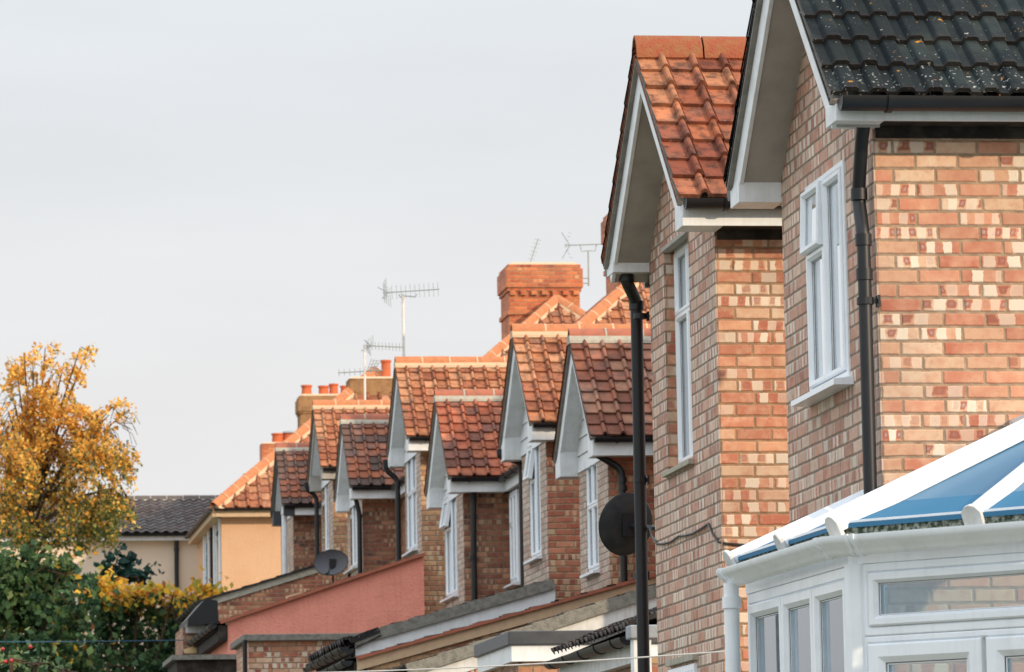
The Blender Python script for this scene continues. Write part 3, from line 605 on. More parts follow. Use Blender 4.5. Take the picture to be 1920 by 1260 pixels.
C1 = house(Yc_C1, 4.65, False, 42.0, 49.8, 'brick_c', 'tile_c1', 'tile_c', winspec((1099, 868), (1125, 1066)), 'brick house with brown clay tiles and boarded gable, half behind the tall black downpipe', 21, None, mort='mortar_g', ridge_m='ridge_b', cells=two4)
OANG = 10
C2 = house(Yc_C2, 5.28, True, 52.05, 57.25, 'brick_c', 'tile_c', 'tile_c', winspec((992, 832), (1017, 1040)), 'orange brick house with a propped open vent, left of the house behind the tall downpipe', 31, 0)
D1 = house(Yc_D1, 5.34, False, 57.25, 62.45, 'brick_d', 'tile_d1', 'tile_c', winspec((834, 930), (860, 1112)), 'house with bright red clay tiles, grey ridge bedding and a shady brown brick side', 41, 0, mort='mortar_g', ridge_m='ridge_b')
D2 = house(Yc_D2, 6.39, True, 65.0, 70.45, 'brick_y', 'tile_c', 'tile_c', winspec((762, 856), (784, 1026)), 'yellowish brick house adjoining the right end of the red rendered wall, with orange ridge', 51, None, cells=two4)
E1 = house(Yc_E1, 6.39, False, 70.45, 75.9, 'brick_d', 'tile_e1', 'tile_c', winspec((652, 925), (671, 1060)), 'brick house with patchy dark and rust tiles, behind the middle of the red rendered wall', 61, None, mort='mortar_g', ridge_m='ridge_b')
E2 = house(Yc_E2, 7.18, True, 78.6, 83.9, 'brick_y', 'tile_c', 'tile_c', winspec((603, 900), (618, 1032)), 'brick house with drab brown bargeboards and orange ridge, above the grey satellite dish', 71, None, barge='soffit')
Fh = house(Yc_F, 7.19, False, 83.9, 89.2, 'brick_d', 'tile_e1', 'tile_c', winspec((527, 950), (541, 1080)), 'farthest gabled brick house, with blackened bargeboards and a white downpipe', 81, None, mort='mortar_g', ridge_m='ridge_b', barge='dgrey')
# drainpipes of the terrace
def dpipe(root, px, X=XW2, mat='black', bottom=None, r=.04, extra=()):
    pts = [onX(x, y, X+dx) for x, y, dx in px]
    pts.append(Vector((pts[-1].x, pts[-1].y, gz(pts[-1].y)-.3)))
    return pipe(root, pts, r, mat, [(p, (0, 0, 1)) for p in pts[2:-1]], rnd=.08)
def ypipe(root, px, Y, mat='black', r=.04, coll=()):
    pts = [onY(x, y, Y) for x, y in px]; pts.append(Vector((pts[-1].x, Y, gz(Y)-.3)))
    return pipe(root, pts, r, mat, [(onY(x, y, Y), (0, 0, 1)) for x, y in coll], rnd=.09)
ypipe(C1, [(1113, 830), (1113, 848), (1166, 880), (1167, 930)], Yc_C1-1.04-.16, coll=[(1167, 900), (1168, 915)])
ypipe(C2, [(937, 842), (937, 856), (975, 866), (978, 885)], 52.0-.0+2.6, coll=[])
ypipe(D1, [(888, 905), (888, 1000)], Yc_D1-1.04-.10, coll=[(887, 935), (887, 1045)])
ypipe(D2, [(722, 862), (724, 882), (745, 898), (746, 925)], Yc_D2+1.2, coll=[(746, 905)])
ypipe(E1, [(664, 920), (667, 935), (674, 965)], Yc_E1-1.04-.10, coll=[(674, 968)])
ypipe(E2, [(574, 905), (576, 918), (593, 930), (594, 960)], Yc_E2+1.2, coll=[(594, 950), (594, 985)])
ypipe(Fh, [(533, 950), (533, 965)], Yc_F-1.25, 'white', .055, coll=[(533, 962)])
# window of the recessed wall between the two nearest bays of the second pair
def flat_on_x(root, X, y0, y1, z0, z1, cells, open_cell=None, **k):
    return window(root, (X, y1, z0), (0, -1, 0), (0, 0, 1), (-1, 0, 0), y1-y0, z1-z0, cells, open_cell=open_cell, **k)
a_, b_ = onX(958, 925, XM-.03), onX(975, 1090, XM-.03)
flat_on_x(D1, XM-.03, b_.y, a_.y, b_.z, a_.z, two, None, glassm='glass_d')

# ---- chimneys
def pot(mb, x, y, z, r, h, top=1.12):
    n = 16; pr = [(r*1.12, 0), (r*1.12, .05), (r, .07), (r*.94, h-.06), (r*top, h-.05), (r*top, h), (r*.8, h), (r*.8, .1)]
    o = len(mb.v)
    for a, b in pr:
        for k in range(n): t = 2*math.pi*k/n; mb.v.append(Vector((x+a*math.cos(t), y+a*math.sin(t), z+b)))
    for i in range(len(pr)-1):
        for k in range(n): mb.f.append((o+i*n+k, o+i*n+(k+1) % n, o+(i+1)*n+(k+1) % n, o+(i+1)*n+k))
def chimney(root, x0, x1, y0, y1, zb, zt, mat, pots=(), corbel=True, potm='pot', dentil=False, cap='mortar'):
    w = MB(); co_ = .06
    if corbel:
        w.box(x0, x1, y0, y1, zb, zt-.52); w.box(x0-co_*.5, x1+co_*.5, y0-co_*.5, y1+co_*.5, zt-.52, zt-.45)
        w.box(x0-co_, x1+co_, y0-co_, y1+co_, zt-.45, zt-.08); w.box(x0-co_*.4, x1+co_*.4, y0-co_*.4, y1+co_*.4, zt-.08, zt)
        w.box(x0-.035, x1+.035, y0-.035, y1+.035, zt-.98, zt-.90)
    else: w.box(x0, x1, y0, y1, zb, zt)
    if dentil:
        n = int((x1-x0)/.23)
        for i in range(n+1):
            cx = x0+.07+i*(x1-x0-.14)/n; w.box(cx-.055, cx+.055, y0-co_*1.1, y0+.0-.001, zt-.60, zt-.521)
    ch = w.build('chimney', mat, root)
    MB().prism([(x0-.02, y0-.02, zt+.001), (x1+.02, y0-.02, zt+.001), (x1-.1, y0+.15, zt+.07), (x0+.1, y0+.15, zt+.07)], (0, y1-y0-.1, 0)).build('flaunching', cap, ch)
    for (x, r, h) in pots:
        pm = MB(); pot(pm, x, (y0+y1)/2, zt+.04, r, h); pm.build('chimney_pot', potm, ch, True)
    return ch
p = onY(944, 500, 83.6); q = onY(1090, 640, 83.6)
c1 = chimney(E2, p.x+.06, q.x-.06, 83.3, 84.5, 9.0, p.z, 'brick_ch', (), True, dentil=True)
# stepped lead flashing where the stack meets the hip
fl = MB()
for i in range(7):
    s0 = 3.2+i*.2; fl.prism([(XE+s0, 83.28, 7.18+T*s0-.05), (XE+s0+.2, 83.28, 7.18+T*s0+.05), (XE+s0+.2, 83.28, 7.18+T*s0+.36), (XE+s0, 83.28, 7.18+T*s0+.24)], (0, -.02, 0))
p = onY(1148, 395, 70.4)
c0 = chimney(D2, p.x, p.x+1.6, 70.0, 71.2, 8.5, p.z, 'brick_ch', (), True, dentil=True)

# ---- cream pebbledashed house closing the row, and the cream house beyond it
Gx, Gy, Gz_ = 7.6, 105.3, 0
g0 = onY(415, 965, Gy)
Gh = thing('pebbledash_house', (10, 108, 3.1), 'orange cream pebbledashed house with a hipped roof, at the end of the brick row', 'house')
zg0 = g0.z; Gx = g0.x
MB().box(Gx, Gx+.25, Gy, 114, 2.5, zg0).box(Gx+.25, Gx+8, Gy, Gy+.25, 2.5, zg0).box(Gx+.25, Gx+8, 113.75, 114, 2.5, zg0).box(Gx+7.75, Gx+8, Gy+.25, 113.75, 2.5, zg0).build('wall', 'render_c', Gh)
e0 = onY(400, 952, Gy-.3); t2 = .86; al = math.atan(t2); c, s = math.cos(al), math.sin(al); hd = 4.4; rt = MB()
tiles(rt, (e0.x, Gy-.3, e0.z), (1, 0, 0), (0, c, s), 2*hd, hd/c-.02, .3, .3, prof_roll, lambda v: (v*c, 2*hd-v*c), seed=5)
LG = 9.4
tiles(rt, (e0.x, Gy-.3+LG, e0.z), (0, -1, 0), (c, 0, s), LG, hd/c, .3, .3, prof_roll, lambda v: (0, LG-v*c), seed=6)
tiles(rt, (e0.x+2*hd, Gy-.3, e0.z), (0, 1, 0), (-c, 0, s), LG, hd/c, .3, .3, prof_roll, lambda v: (v*c, LG), seed=7)
rg = rt.build('roof', 'tile_c', Gh)
pk = (e0.x+hd, Gy-.3+hd, e0.z+hd*t2+.03)
ridge(rg, (e0.x, Gy-.3, e0.z+.04), pk, 'ridge_o', .17, .45, name='hip_tiles'); ridge(rg, (e0.x+2*hd, Gy-.3, e0.z+.04), pk, 'ridge_o', .17, .45, name='hip_tiles')
ridge(rg, pk, (pk[0], Gy-.3+LG, pk[2]), 'ridge_o', .17, .45)
MB().box(e0.x+.05, e0.x+2*hd-.05, Gy-.32, Gy-.02, e0.z-.22, e0.z-.05).box(e0.x-.02, Gx-.004, Gy-.3, 114, e0.z-.22, e0.z-.05).build('fascia', 'mortar', Gh)
gutter(Gh, (e0.x+.02, Gy-.40, e0.z-.03), (e0.x+8, Gy-.40, e0.z-.03)); gutter(Gh, (e0.x-.08, 113.9, e0.z-.03), (e0.x-.08, Gy-.35, e0.z-.03))
for (xa, xb, ytop, ybot) in ((382, 392, 985, 1105), (401, 413, 975, 1112)):
    a_, b_ = onX(xa, ytop, Gx-.03), onX(xb, ybot, Gx-.03)
    flat_on_x(Gh, Gx-.02, b_.y, a_.y, b_.z, a_.z, [(0, 1, 0, 1)], glassm='glass', sill=True)
ypipe(Gh, [(396, 975), (396, 1000)], 108.4, coll=[(396, 1010)])
Ih = thing('rendered_house', (4, 118, 3.1), 'cream rendered house with a dark brown tile roof, partly behind the birch', 'house')
i0, i1 = onY(120, 1006, 116), onY(378, 1006, 116)
MB().box(i0.x-3, i1.x+.6, 116, 116.25, 2.5, i0.z).box(i0.x-3, i0.x-2.75, 116.25, 121, 2.5, i0.z).box(i1.x+.35, i1.x+.6, 116.25, 121, 2.5, i0.z).box(i0.x-3, i1.x+.6, 121, 121.25, 2.5, i0.z).build('wall', 'render_w', Ih)
ri = onY(175, 936, 118.4); wI = i1.x+1.0-(i0.x-3.3); rt = MB(); dz = ri.z-(i0.z+.05); dy = 118.6-115.7; ln = math.hypot(dz, dy)
lx = onY(196, 1003, 115.7).x
tiles(rt, (i0.x-3.3, 115.7, i0.z+.05), (1, 0, 0), (0, dy/ln, dz/ln), wI, ln, .26, .26, prof_wave, lambda v: (v*.9*0+ (onY(150, 1000, 115.7).x-(i0.x-3.3))*0, wI), seed=9)
tiles(rt, (i1.x+1.0, 121.5, i0.z+.05), (-1, 0, 0), (0, -dy/ln, dz/ln), wI, ln, .26, .26, prof_wave, None, seed=10)
ro = rt.build('roof', 'tile_i', Ih); ridge(ro, (i0.x-3.3, 118.6, ri.z+.02), (i1.x+1.0, 118.6, ri.z+.02), 'ridge_d', .13, .45, 'mortar_g')
MB().box(i0.x-3.2, i1.x+.6, 115.72, 115.75, i0.z-.14, i0.z+.02).box(i0.x-3.2, i1.x+.6, 115.75, 115.995, i0.z-.13, i0.z-.11).build('fascia', 'white', Ih)
gutter(Ih, (i0.x-3.2, 115.64, i0.z+.04), (i1.x+.6, 115.64, i0.z+.04), r=.075)
ypipe(Ih, [(331, 1004), (331, 1030)], 115.9, r=.06, coll=[(331, 1030)])
# chimneys of the houses behind
def chpx(root, x0, x1, ytop, Y, zb, mat, pots=(), depth=.9, corbel=False, ph=.3, cap='mortar'):
    a, b = onY(x0, ytop, Y), onY(x1, ytop, Y); pp = [(onY(px, ytop, Y).x, r, h) for px, r, h in pots]
    return chimney(root, a.x, b.x, Y, Y+depth, zb, a.z, mat, pp, corbel, cap=cap)
chpx(Gh, 656, 742, 710, 108.6, 9.0, 'render_ch', [(728, .125, .48)], 1.0)
m = onY(652, 709, 108.7)
K = thing('brick_house', (14, 128, 3.1), 'hidden house seen only by its mossy chimney stack with four clay pots', 'house')
def plainhouse(root, x0, x1, y0, y1, z0, ze, rise):
    MB().box(x0, x1, y0, y1, z0, ze).build('wall', 'brick_d', root)
    h = (y1-y0)/2; ln = math.hypot(h+.2, rise); rt = MB()
    tiles(rt, (x0-.2, y0-.2, ze), (1, 0, 0), (0, (h+.2)/ln, rise/ln), x1-x0+.4, ln, .3, .3, prof_roll, seed=12)
    tiles(rt, (x1+.2, y1+.2, ze), (-1, 0, 0), (0, -(h+.2)/ln, rise/ln), x1-x0+.4, ln, .3, .3, prof_roll, seed=13)
    MB().prism([(x0+.01, y0, ze+.0), (x0+.01, y1, ze), (x0+.01, (y0+y1)/2, ze+rise-.08)], (x1-x0-.02, 0, 0)).build('gable', 'brick_d', root)
    rt.build('roof', 'tile_c', root)
plainhouse(K, 11.3, 17, 123, 131, 3.1, 9.3, 2.4)
chpx(K, 563, 668, 742, 126.5, 9.5, 'render_ch', [(578, .15, .32), (610, .15, .30), (629, .13, .36), (650, .13, .3)], 1.0, True)
K2 = thing('brick_house', (13, 150, 3.1), 'distant house seen only by its square orange brick chimney with two pots, one capped', 'house')
plainhouse(K2, 11.6, 19, 146, 154, 3.1, 10.2, 2.2)
ck = chpx(K2, 491, 572, 832, 149.5, 9.8, 'brick_ch', [(523, .2, .36), (544, .2, .40)], 1.0)
c_ = onY(544, 807, 150.0); MB().tube([(c_.x, 150, c_.z-.10), (c_.x, 150, c_.z-.04), (c_.x, 150, c_.z)], .2, 14, rs=[.28, .24, .05]).build('pot_cowl', 'steel', ck, True)
chpx(K2, 458, 500, 888, 147.5, 8.0, 'brick_ch', [(486, .12, .2)], .7)

# ================================================================== lean-to extensions below the bays
def leanto(name, label, Y, xy_l, xy_r, wall, edge, depth, fascia=None, th=.10, tilemat='tile_k', coping=None, group=None, cat='extension', fh=.22, yfar=None, zdrop=0., xr=None, eave=True, stepped=True):
    """single-storey lean-to whose near end wall faces the camera; top edge from xy_l to xy_r in the photo at depth Y"""
    a, b = onY(*xy_l, Y), onY(*xy_r, Y)
    if xr is not None: k = (xr-a.x)/(b.x-a.x); b = a+(b-a)*k
    zg = gz(Y)-.4; r = thing(name, (a.x+.5, Y+1, gz(Y)), label, cat, group)
    sl = (b.z-a.z)/(b.x-a.x); off = th+.02
    w = MB(); w.prism([(a.x+.12, Y+.05, zg), (b.x-.002, Y+.05, zg), (b.x-.002, Y+.05, b.z-off), (a.x+.12, Y+.05, a.z-off+.12*sl)], (0, .22, 0))
    w.box(a.x+.12, a.x+.34, Y+.27, Y+depth, zg, a.z-off); w.box(a.x+.34, b.x-.002, Y+depth-.22, Y+depth, zg, a.z-off)
    w.build('wall', wall, r)
    ln = math.hypot(b.x-a.x, b.z-a.z); V = Vector(((b.x-a.x)/ln, 0, (b.z-a.z)/ln)); rt = MB()
    tiles(rt, (a.x-.08, Y+depth, a.z-.08*sl-.085), (0, -1, 0), V, depth-.08, ln+.06, .3, .3, prof_wave, seed=int(Y))
    ro = rt.build('roof', tilemat, r)
    # verge: the stepped ends of the tile courses
    ve = MB(); n = max(3, round(ln/.34))
    nn = Vector((-V.z, 0, V.x))
    for i in range(n):
        p0 = a+V*(ln*i/n); p1 = a+V*(ln*(i+1)/n+.0)
        l0, l1 = .0, -.016
        ve.prism([Vector((q.x, Y-.03, q.z)) for q in (p0+nn*(-th-.012), p1+nn*(-th-.012), p1+nn*l1, p0+nn*l0)], (0, .06+.04, 0))
    ve.build('verge', edge, ro)
    if fascia:
        f0, f1 = a-nn*th, b-nn*th
        MB().prism([(f0.x, Y+.012, f0.z), (f1.x, Y+.012, f1.z), (f1.x-.0, Y+.012, f1.z-fh), (f0.x, Y+.012, f0.z-fh)], (0, .03, 0)).build('bargeboard', fascia, r)
    if eave:
        MB().box(a.x-.02, a.x+.11, Y+.02, Y+depth, a.z-th-.26, a.z-th-.03).build('fascia', 'wood', r)
        gutter(r, (a.x-.10, Y+depth, a.z-th-.02), (a.x-.10, Y+.0, a.z-th-.02), r=.06)
    return r, a, b
# red rendered wall under D2
leanto('rendered_extension', 'red rendered extension with a sloping tiled verge and flaking cream patches', 64.95, (412, 1163), (790, 1036), 'render_r', 'ridge_b', 6, None, .045, xr=XW2)
Rr = bpy.data.objects['rendered_extension']
for poly in (((421, 1164), (455, 1150), (444, 1160), (424, 1172)), ((452, 1150), (480, 1142), (478, 1148), (456, 1153)), ((535, 1118), (566, 1110), (560, 1121), (536, 1124))):
    MB().prism([onY(x, y, 64.95+.046) for x, y in poly], (0, -.008, 0)).build('bare_patch', 'mortar', Rr)
# brick extension with cement verge under E2
leanto('brick_extension', 'brick extension with a pale cement strip under its verge, beyond the red rendered wall', 78.45, (382, 1122), (640, 1043), 'brick_c', 'black', 6, 'mortar_g', .03, fh=.13, xr=XW2)
# C2 extension: stone grey verge and white board
leanto('brick_extension', 'extension with a broad plain white bargeboard under a grey verge, right of the red wall', 51.95, (661, 1190), (1038, 1082), 'brick_c', 'fascia_s', 4.5, 'white', .125, fh=.26, xr=XW2)
# C1 extension: thin tile verge on cream mortar, brick below
leanto('brick_extension', 'brick extension whose verge shows thin red tile ends bedded in cream mortar', 47.2, (668, 1230), (1196, 1083), 'brick_y', 'ridge_b', 4.3, 'mortar', .03, fh=.13, xr=8.37)
# nearer one with mossy grey verge
leanto('brick_extension', 'brick extension with mossy dark verge and narrow white board, behind the flat roofed extension', 43.6, (760, 1245), (1222, 1095), 'brick_b', 'fascia_s', 3, 'dirtyw', .12, fh=.15, xr=8.2, tilemat='tile_k')
# flat roofed box
fb_ = onY(953, 1183, 38.6); FX, FY, FZ = fb_.x, 38.6, fb_.z
Fb = thing('flat_roof_extension', (FX+1, FY+1, gz(FY)), 'small flat roofed extension with a dark grey edge over white fascia boards', 'extension')
MB().box(FX+.1, FX+2.4, FY+.1, FY+2.3, gz(FY)-.3, FZ-.27).build('wall', 'brick_d', Fb)
MB().box(FX, FX+2.45, FY, FY+2.4, FZ-.125, FZ).build('roof', 'dgrey', Fb, bevel=.01)
MB().box(FX+.03, FX+2.42, FY+.03, FY+2.37, FZ-.27, FZ-.126).build('fascia', 'white', Fb)
# low tiled porch roof with its gutter, nearer still
pp = [onY(1043, 1228, 35.8)]; px_ = pp[0].x; pz = pp[0].z
Po = thing('tiled_porch', (px_+.6, 34, gz(34)), 'low porch with dark ribbed tiles and black gutter, left of the tall black downpipe', 'porch')
yy0 = 31.9
rt = MB(); tiles(rt, (px_, 35.8, pz), (0, -1, 0), (.93, 0, .36), 35.8-yy0, 1.6, .19, .26, prof_wave, seed=77, lift=.028); rt.build('roof', 'tile_k', Po)
MB().box(px_+.1, px_+1.5, yy0+.05, 35.7, gz(34)-.2, pz-.2).build('wall', 'brick_d', Po)
MB().box(px_+.02, px_+.10, yy0, 35.8, pz-.24, pz-.06).build('fascia', 'dirtyw', Po); gutter(Po, (px_-.05, 35.8, pz-.06), (px_-.05, yy0, pz-.06), r=.06)
# flat coped brick wall
cl_, crr = onY(455, 1190, 58.6), onY(668, 1190, 58.6)
Cw = thing('brick_outhouse', (5.3, 59, gz(59)), 'weathered brick outhouse with flat dark coping, in front of the red rendered wall', 'outhouse')
MB().box(cl_.x+.08, crr.x+.3, 58.6, 60.8, gz(59)-.3, cl_.z-.09).build('wall', 'brick_w' if 'brick_w' in M else 'brick_a', Cw)
MB().box(cl_.x, crr.x+.35, 58.5, 60.9, cl_.z-.09, cl_.z).build('coping', 'fascia_s', Cw, bevel=.01)
ypipe(Cw, [(459, 1200), (459, 1215)], 58.5, r=.03)
# pantiled eave left of the white board
e_ = onY(664, 1196, 51.9)
Pr = thing('pantile_canopy', (e_.x, 54, gz(54)), 'short canopy of black pantiles beside the lower end of the broad white bargeboard', 'canopy')
f_ = onY(584, 1246, 56.8)
rt = MB(); U_ = Vector((e_.x-f_.x, 51.9-56.8, 0)); tl_ = U_.length; U_.normalize(); Vv = Vector((-U_.y, U_.x, 0)); Vv = Vector((Vv.x*.9, Vv.y*.9, .436)); 
tiles(rt, (f_.x, 56.8, f_.z), U_, Vv, tl_, .34, .34, .4, prof_wave, seed=91, lift=.03); rt.build('roof', 'tile_k', Pr)
gutter(Pr, (f_.x-.06, 56.8, f_.z-.05), (e_.x-.06, 51.9, f_.z-.05+(0)), r=.06)
# dark shed and clutter lower left
s0 = onY(325, 1228, 62); s1 = onY(455, 1228, 62)
Sh = thing('garden_shed', (s0.x+.5, 63, gz(62)), 'black flat roofed shed at the foot of the red rendered wall', 'shed')
MB().box(s0.x+.05, s1.x-.02, 62.05, 64.2, gz(62)-.3, s0.z-.07).build('wall', 'wood', Sh); MB().box(s0.x-.02, s1.x+.05, 62-.04, 64.3, s0.z-.07, s0.z).build('roof', 'fascia_s', Sh)
# stub wall / gable return left of the red wall, with cream board
t0 = onY(345, 1150, 70); 
Ou = thing('brick_store', (4.5, 71, gz(70)), 'little store with white panel, cream sloping board and black roof, left of the red wall', 'shed')
a0, a1 = onY(343, 1176, 70), onY(398, 1225, 70)
MB().box(a0.x, a1.x, 70, 72, gz(70)-.3, a0.z).build('wall', 'brick_d', Ou)
MB().prism([onY(x, y, 69.97) for x, y in ((348, 1172), (386, 1172), (386, 1187), (348, 1187))], (0, -.02, 0)).build('panel', 'dirtyw', Ou)
MB().prism([onY(x, y, 69.9) for x, y in ((344, 1218), (396, 1199), (399, 1225), (346, 1225))], (0, -.03, 0)).build('board', 'copper', Ou)
MB().prism([onY(x, y, 69.6) for x, y in ((352, 1160), (385, 1122), (408, 1126), (410, 1168), (388, 1170), (352, 1172))], (0, 2.2, 0)).build('roof', 'black', Ou)
ypipe(Ou, [(402, 1166), (402, 1190)], 69.4, r=.06)
# white post and lead capped pier between the downpipes
p_ = onY(1185, 1172, 31.6)
Pi = thing('lead_capped_post', (p_.x, 31.7, gz(31)), 'white post with blue grey lead cap, just behind the tall black downpipe', 'post')
MB().box(p_.x+.01, p_.x+.14, 31.6, 31.75, gz(31)-.2, p_.z-.10).build('post', 'white', Pi); MB().box(p_.x-.02, p_.x+.19, 31.57, 31.78, p_.z-.10, p_.z).build('cap', 'lead', Pi, bevel=.01)

# ================================================================== conservatory
k_ = 1.2
c0_ = onY(1376, 1070, 22.35); ZE = c0_.z
cor = onY(1575, 1020, 20.1); ZE = (cor.z+c0_.z)/2
Pw = Vector((c0_.x, 22.35, ZE)); Pc = Vector((cor.x, 20.1, ZE)); dF = Vector((.65, -.76, 0)).normalized(); Pn = Pc+dF*1.5
Po2 = Vector((Pn.x+1.8, Pn.y-.05, ZE))
CV = thing('conservatory', (5.2, 20.8, -1.35), 'white framed conservatory with a blue glazed roof, against the nearest brick house', 'conservatory')
path = [Pw, Pc, Pn, Po2]
og = [(.0, -.075), (.03, -.078), (.055, -.06), (.062, -.035), (.085, -.018), (.095, .0), (.095, .018), (.085, .018), (.084, .004), (.05, -.03), (.04, -.058), (.0, -.062)]
# travel Pw->Pc->Pn: outside lies to the right (towards -X / camera)
gt = MB().sweep([p+Vector((0, 0, 0)) for p in path], og); gt.build('gutter', 'upvc', CV, True)
for P_, Q_ in ((Pw, Pc), (Pc, Pn)):
    d = (Q_-P_).normalized(); L_ = (Q_-P_).length
    for q in ([.06, L_-.12] if P_ is Pw else [.10, ]):
        cl = MB()
        for o_ in (0, .035): cl.sweep([P_+d*(q+o_), P_+d*(q+o_+.018)], [(a*1.0+(.006 if a > .01 else 0), b-.006 if b < 0 else b+.003) for a, b in og])
        cl.build('gutter_joint', 'upvc', CV, True)
pk1 = Vector((5.74, 20.45, ZE+.72)); pk2 = Vector((5.74, 22.35, ZE+.72)); pk3 = Vector((6.6, 20.45, ZE+.72))
def inset(p, d): return p+d
zb = .078
bars = [(Pw+Vector((.02, -.04, zb)), pk2+Vector((0, -.04, 0))), (Pw.lerp(Pc, .52)+Vector((.02, 0, zb)), Vector((5.74, 21.2, ZE+.72))), (Pc+Vector((.02, .01, zb)), pk1), (Pc+dF*.78+Vector((.02, .02, zb)), pk1+Vector((.12, 0, 0))), (Pn+Vector((.0, .03, zb)), pk1+Vector((.3, 0, 0)))]
for i, (a, b) in enumerate(bars):
    rb = MB(); cp = MB()
    d = (b-a).normalized(); side = d.cross(Vector((0, 0, 1))).normalized(); up = side.cross(d).normalized(); w = (.066, .05, .05, .042, .042)[i]
    a_ = a-d*.035
    rb.add([q+side*x+up*z for q in (a_, b) for x, z in ((-w, -.02), (-w, .02), (-w*.55, .05), (w*.55, .05), (w, .02), (w, -.02))], [(k, (k+1) % 6, 6+(k+1) % 6, 6+k) for k in range(6)]+[(5, 4, 3, 2, 1, 0), (6, 7, 8, 9, 10, 11)])
    n = 12; oo = [a_-d*.004+side*(w*1.25*x)+up*(.012+.055*z) for x, z in ((-1, -1), (-1, .35), (-.55, .85), (0, 1), (.55, .85), (1, .35), (1, -1))]
    cp.prism(oo, -d*.022)
    gb_ = rb.build('glazing_bar', 'upvc', CV, bevel=.004); cp.build('bar_end_cap', 'dirtyw', gb_, bevel=.004)
rb2 = MB().bar(pk1, pk2, .12, .08).bar(pk1, pk3, .12, .08); rb2.build('roof_ridge', 'upvc', CV)
# glazing panels
gp = MB(); dn = Vector((0, 0, -.012))
def panel(*q): gp.prism([Vector(x) for x in q], (0, 0, -.02))
e1 = Vector((0, 0, zb))
panel(Pw+e1, Pc+e1, pk1, pk2); panel(Pc+e1, Pn+e1, pk1+Vector((.3, 0, 0)), pk1); panel(Pn+e1, Po2+e1, pk3, pk1+Vector((.3, 0, 0)))
gp.build('roof_glazing', 'blue', CV)
ev = MB()
for P_, Q_ in ((Pw, Pc), (Pc, Pn)):
    d = (Q_-P_).normalized(); inn = Vector((0, 0, 1)).cross(d); ev.prism([P_+inn*.0+Vector((0, 0, -.01)), Q_+Vector((0, 0, -.01)), Q_+Vector((0, 0, .080))+inn*.01, P_+Vector((0, 0, .080))+inn*.01], inn*.02)
ev.build('eaves_seal', 'algae', CV)
lp = MB()
for P_, Q_ in ((Pw, Pc), (Pc, Pn)): 
    d = (Q_-P_).normalized(); inn = Vector((0, 0, 1)).cross(d); lp.bar(P_+inn*.02+Vector((0, 0, .088)), Q_+inn*.02+Vector((0, 0, .088)), .03, .012)
lp.build('glazing_trim', 'upvc', CV)
# eaves beam and frames
zt = ZE-.075; ground_z = -1.35
bm_ = MB()
for P_, Q_ in ((Pw, Pc), (Pc, Pn), (Pn, Po2)):
    d = (Q_-P_).normalized(); inn = Vector((0, 0, 1)).cross(d)
    a, b = P_+inn*.06, Q_+inn*.06
    bm_.prism([Vector((a.x, a.y, ZE+.0)), Vector((b.x, b.y, ZE+.0)), Vector((b.x, b.y, zt-.035)), Vector((a.x, a.y, zt-.035))], inn*.06)
bm_.build('eaves_beam', 'upvc', CV)
def facet(P_, Q_, zt, zb_, cells, nm, trim=(.0, .0), fr=.05, sash=.05, opn=None):
    d = (Q_-P_).normalized(); inn = Vector((0, 0, 1)).cross(d); O = P_+inn*.085+d*trim[0]; O = Vector((O.x, O.y, zb_)); w = (Q_-P_).length-trim[0]-trim[1]
    return window(CV, O, d, (0, 0, 1), -inn, w, zt-zb_, cells, 'upvc', 'clear', False, opn, nm, fr, sash)
L1 = (Pc-Pw).length
top = zt-.036
facet(Pw, Pc, top, top-1.35, [(.0, .36, 0, 1), (.36, .68, 0, 1), (.68, 1., 0, 1)], 'window', (.03, .06), .06, .075)
facet(Pc, Pn, top, top-.34, [(0, 1, 0, 1)], 'top_light', (.07, .04), .045, .055)
facet(Pc, Pn, top-.342, top-1.40, [(0, .49, 0, 1), (.51, 1, 0, 1)], 'window', (.07, .04), .035, .10)
facet(Pn, Po2, top, top-1.40, [(0, .5, .75, 1), (.5, 1, .75, 1), (0, .5, 0, .75), (.5, 1, 0, .75)], 'window', (.04, .04), .05, .06)
post = MB()
for q in (Pc, Pn):
    a = q+Vector((.085, .03, 0)); post.tube([Vector((a.x, a.y, ground_z)), Vector((a.x, a.y, zt-.036))], .062, 8)
post.build('corner_post', 'upvc', CV)
dw = MB()
for P_, Q_ in ((Pw, Pc), (Pc, Pn), (Pn, Po2)):
    d = (Q_-P_).normalized(); inn = Vector((0, 0, 1)).cross(d); a, b = P_+inn*.07, Q_+inn*.07
    dw.prism([Vector((a.x, a.y, ground_z-.2)), Vector((b.x, b.y, ground_z-.2)), Vector((b.x, b.y, top-1.41)), Vector((a.x, a.y, top-1.41))], inn*.12)
dw.build('dwarf_wall', 'brick_a', CV)
ed_ = onY(1370, 1110, 22.25)
pipe(CV, [(Pw.x-.045, 22.2, ZE-.06), (Pw.x-.045, 22.2, -1.3)], .040, 'upvc', [((Pw.x-.045, 22.2, ZE-.16), (0, 0, 1))], rnd=.03)
MB().box(Pw.x+.10, Pw.x+.9, 22.28, 22.34, ground_z, zt-.04).build('end_panel', 'upvc', CV)
# inside: a cream wall and a blind rail, seen through the glass
MB().box(5.0, 7.3, 19.7, 22.2, ground_z-.05, ground_z+.02).build('floor', 'wood', CV)
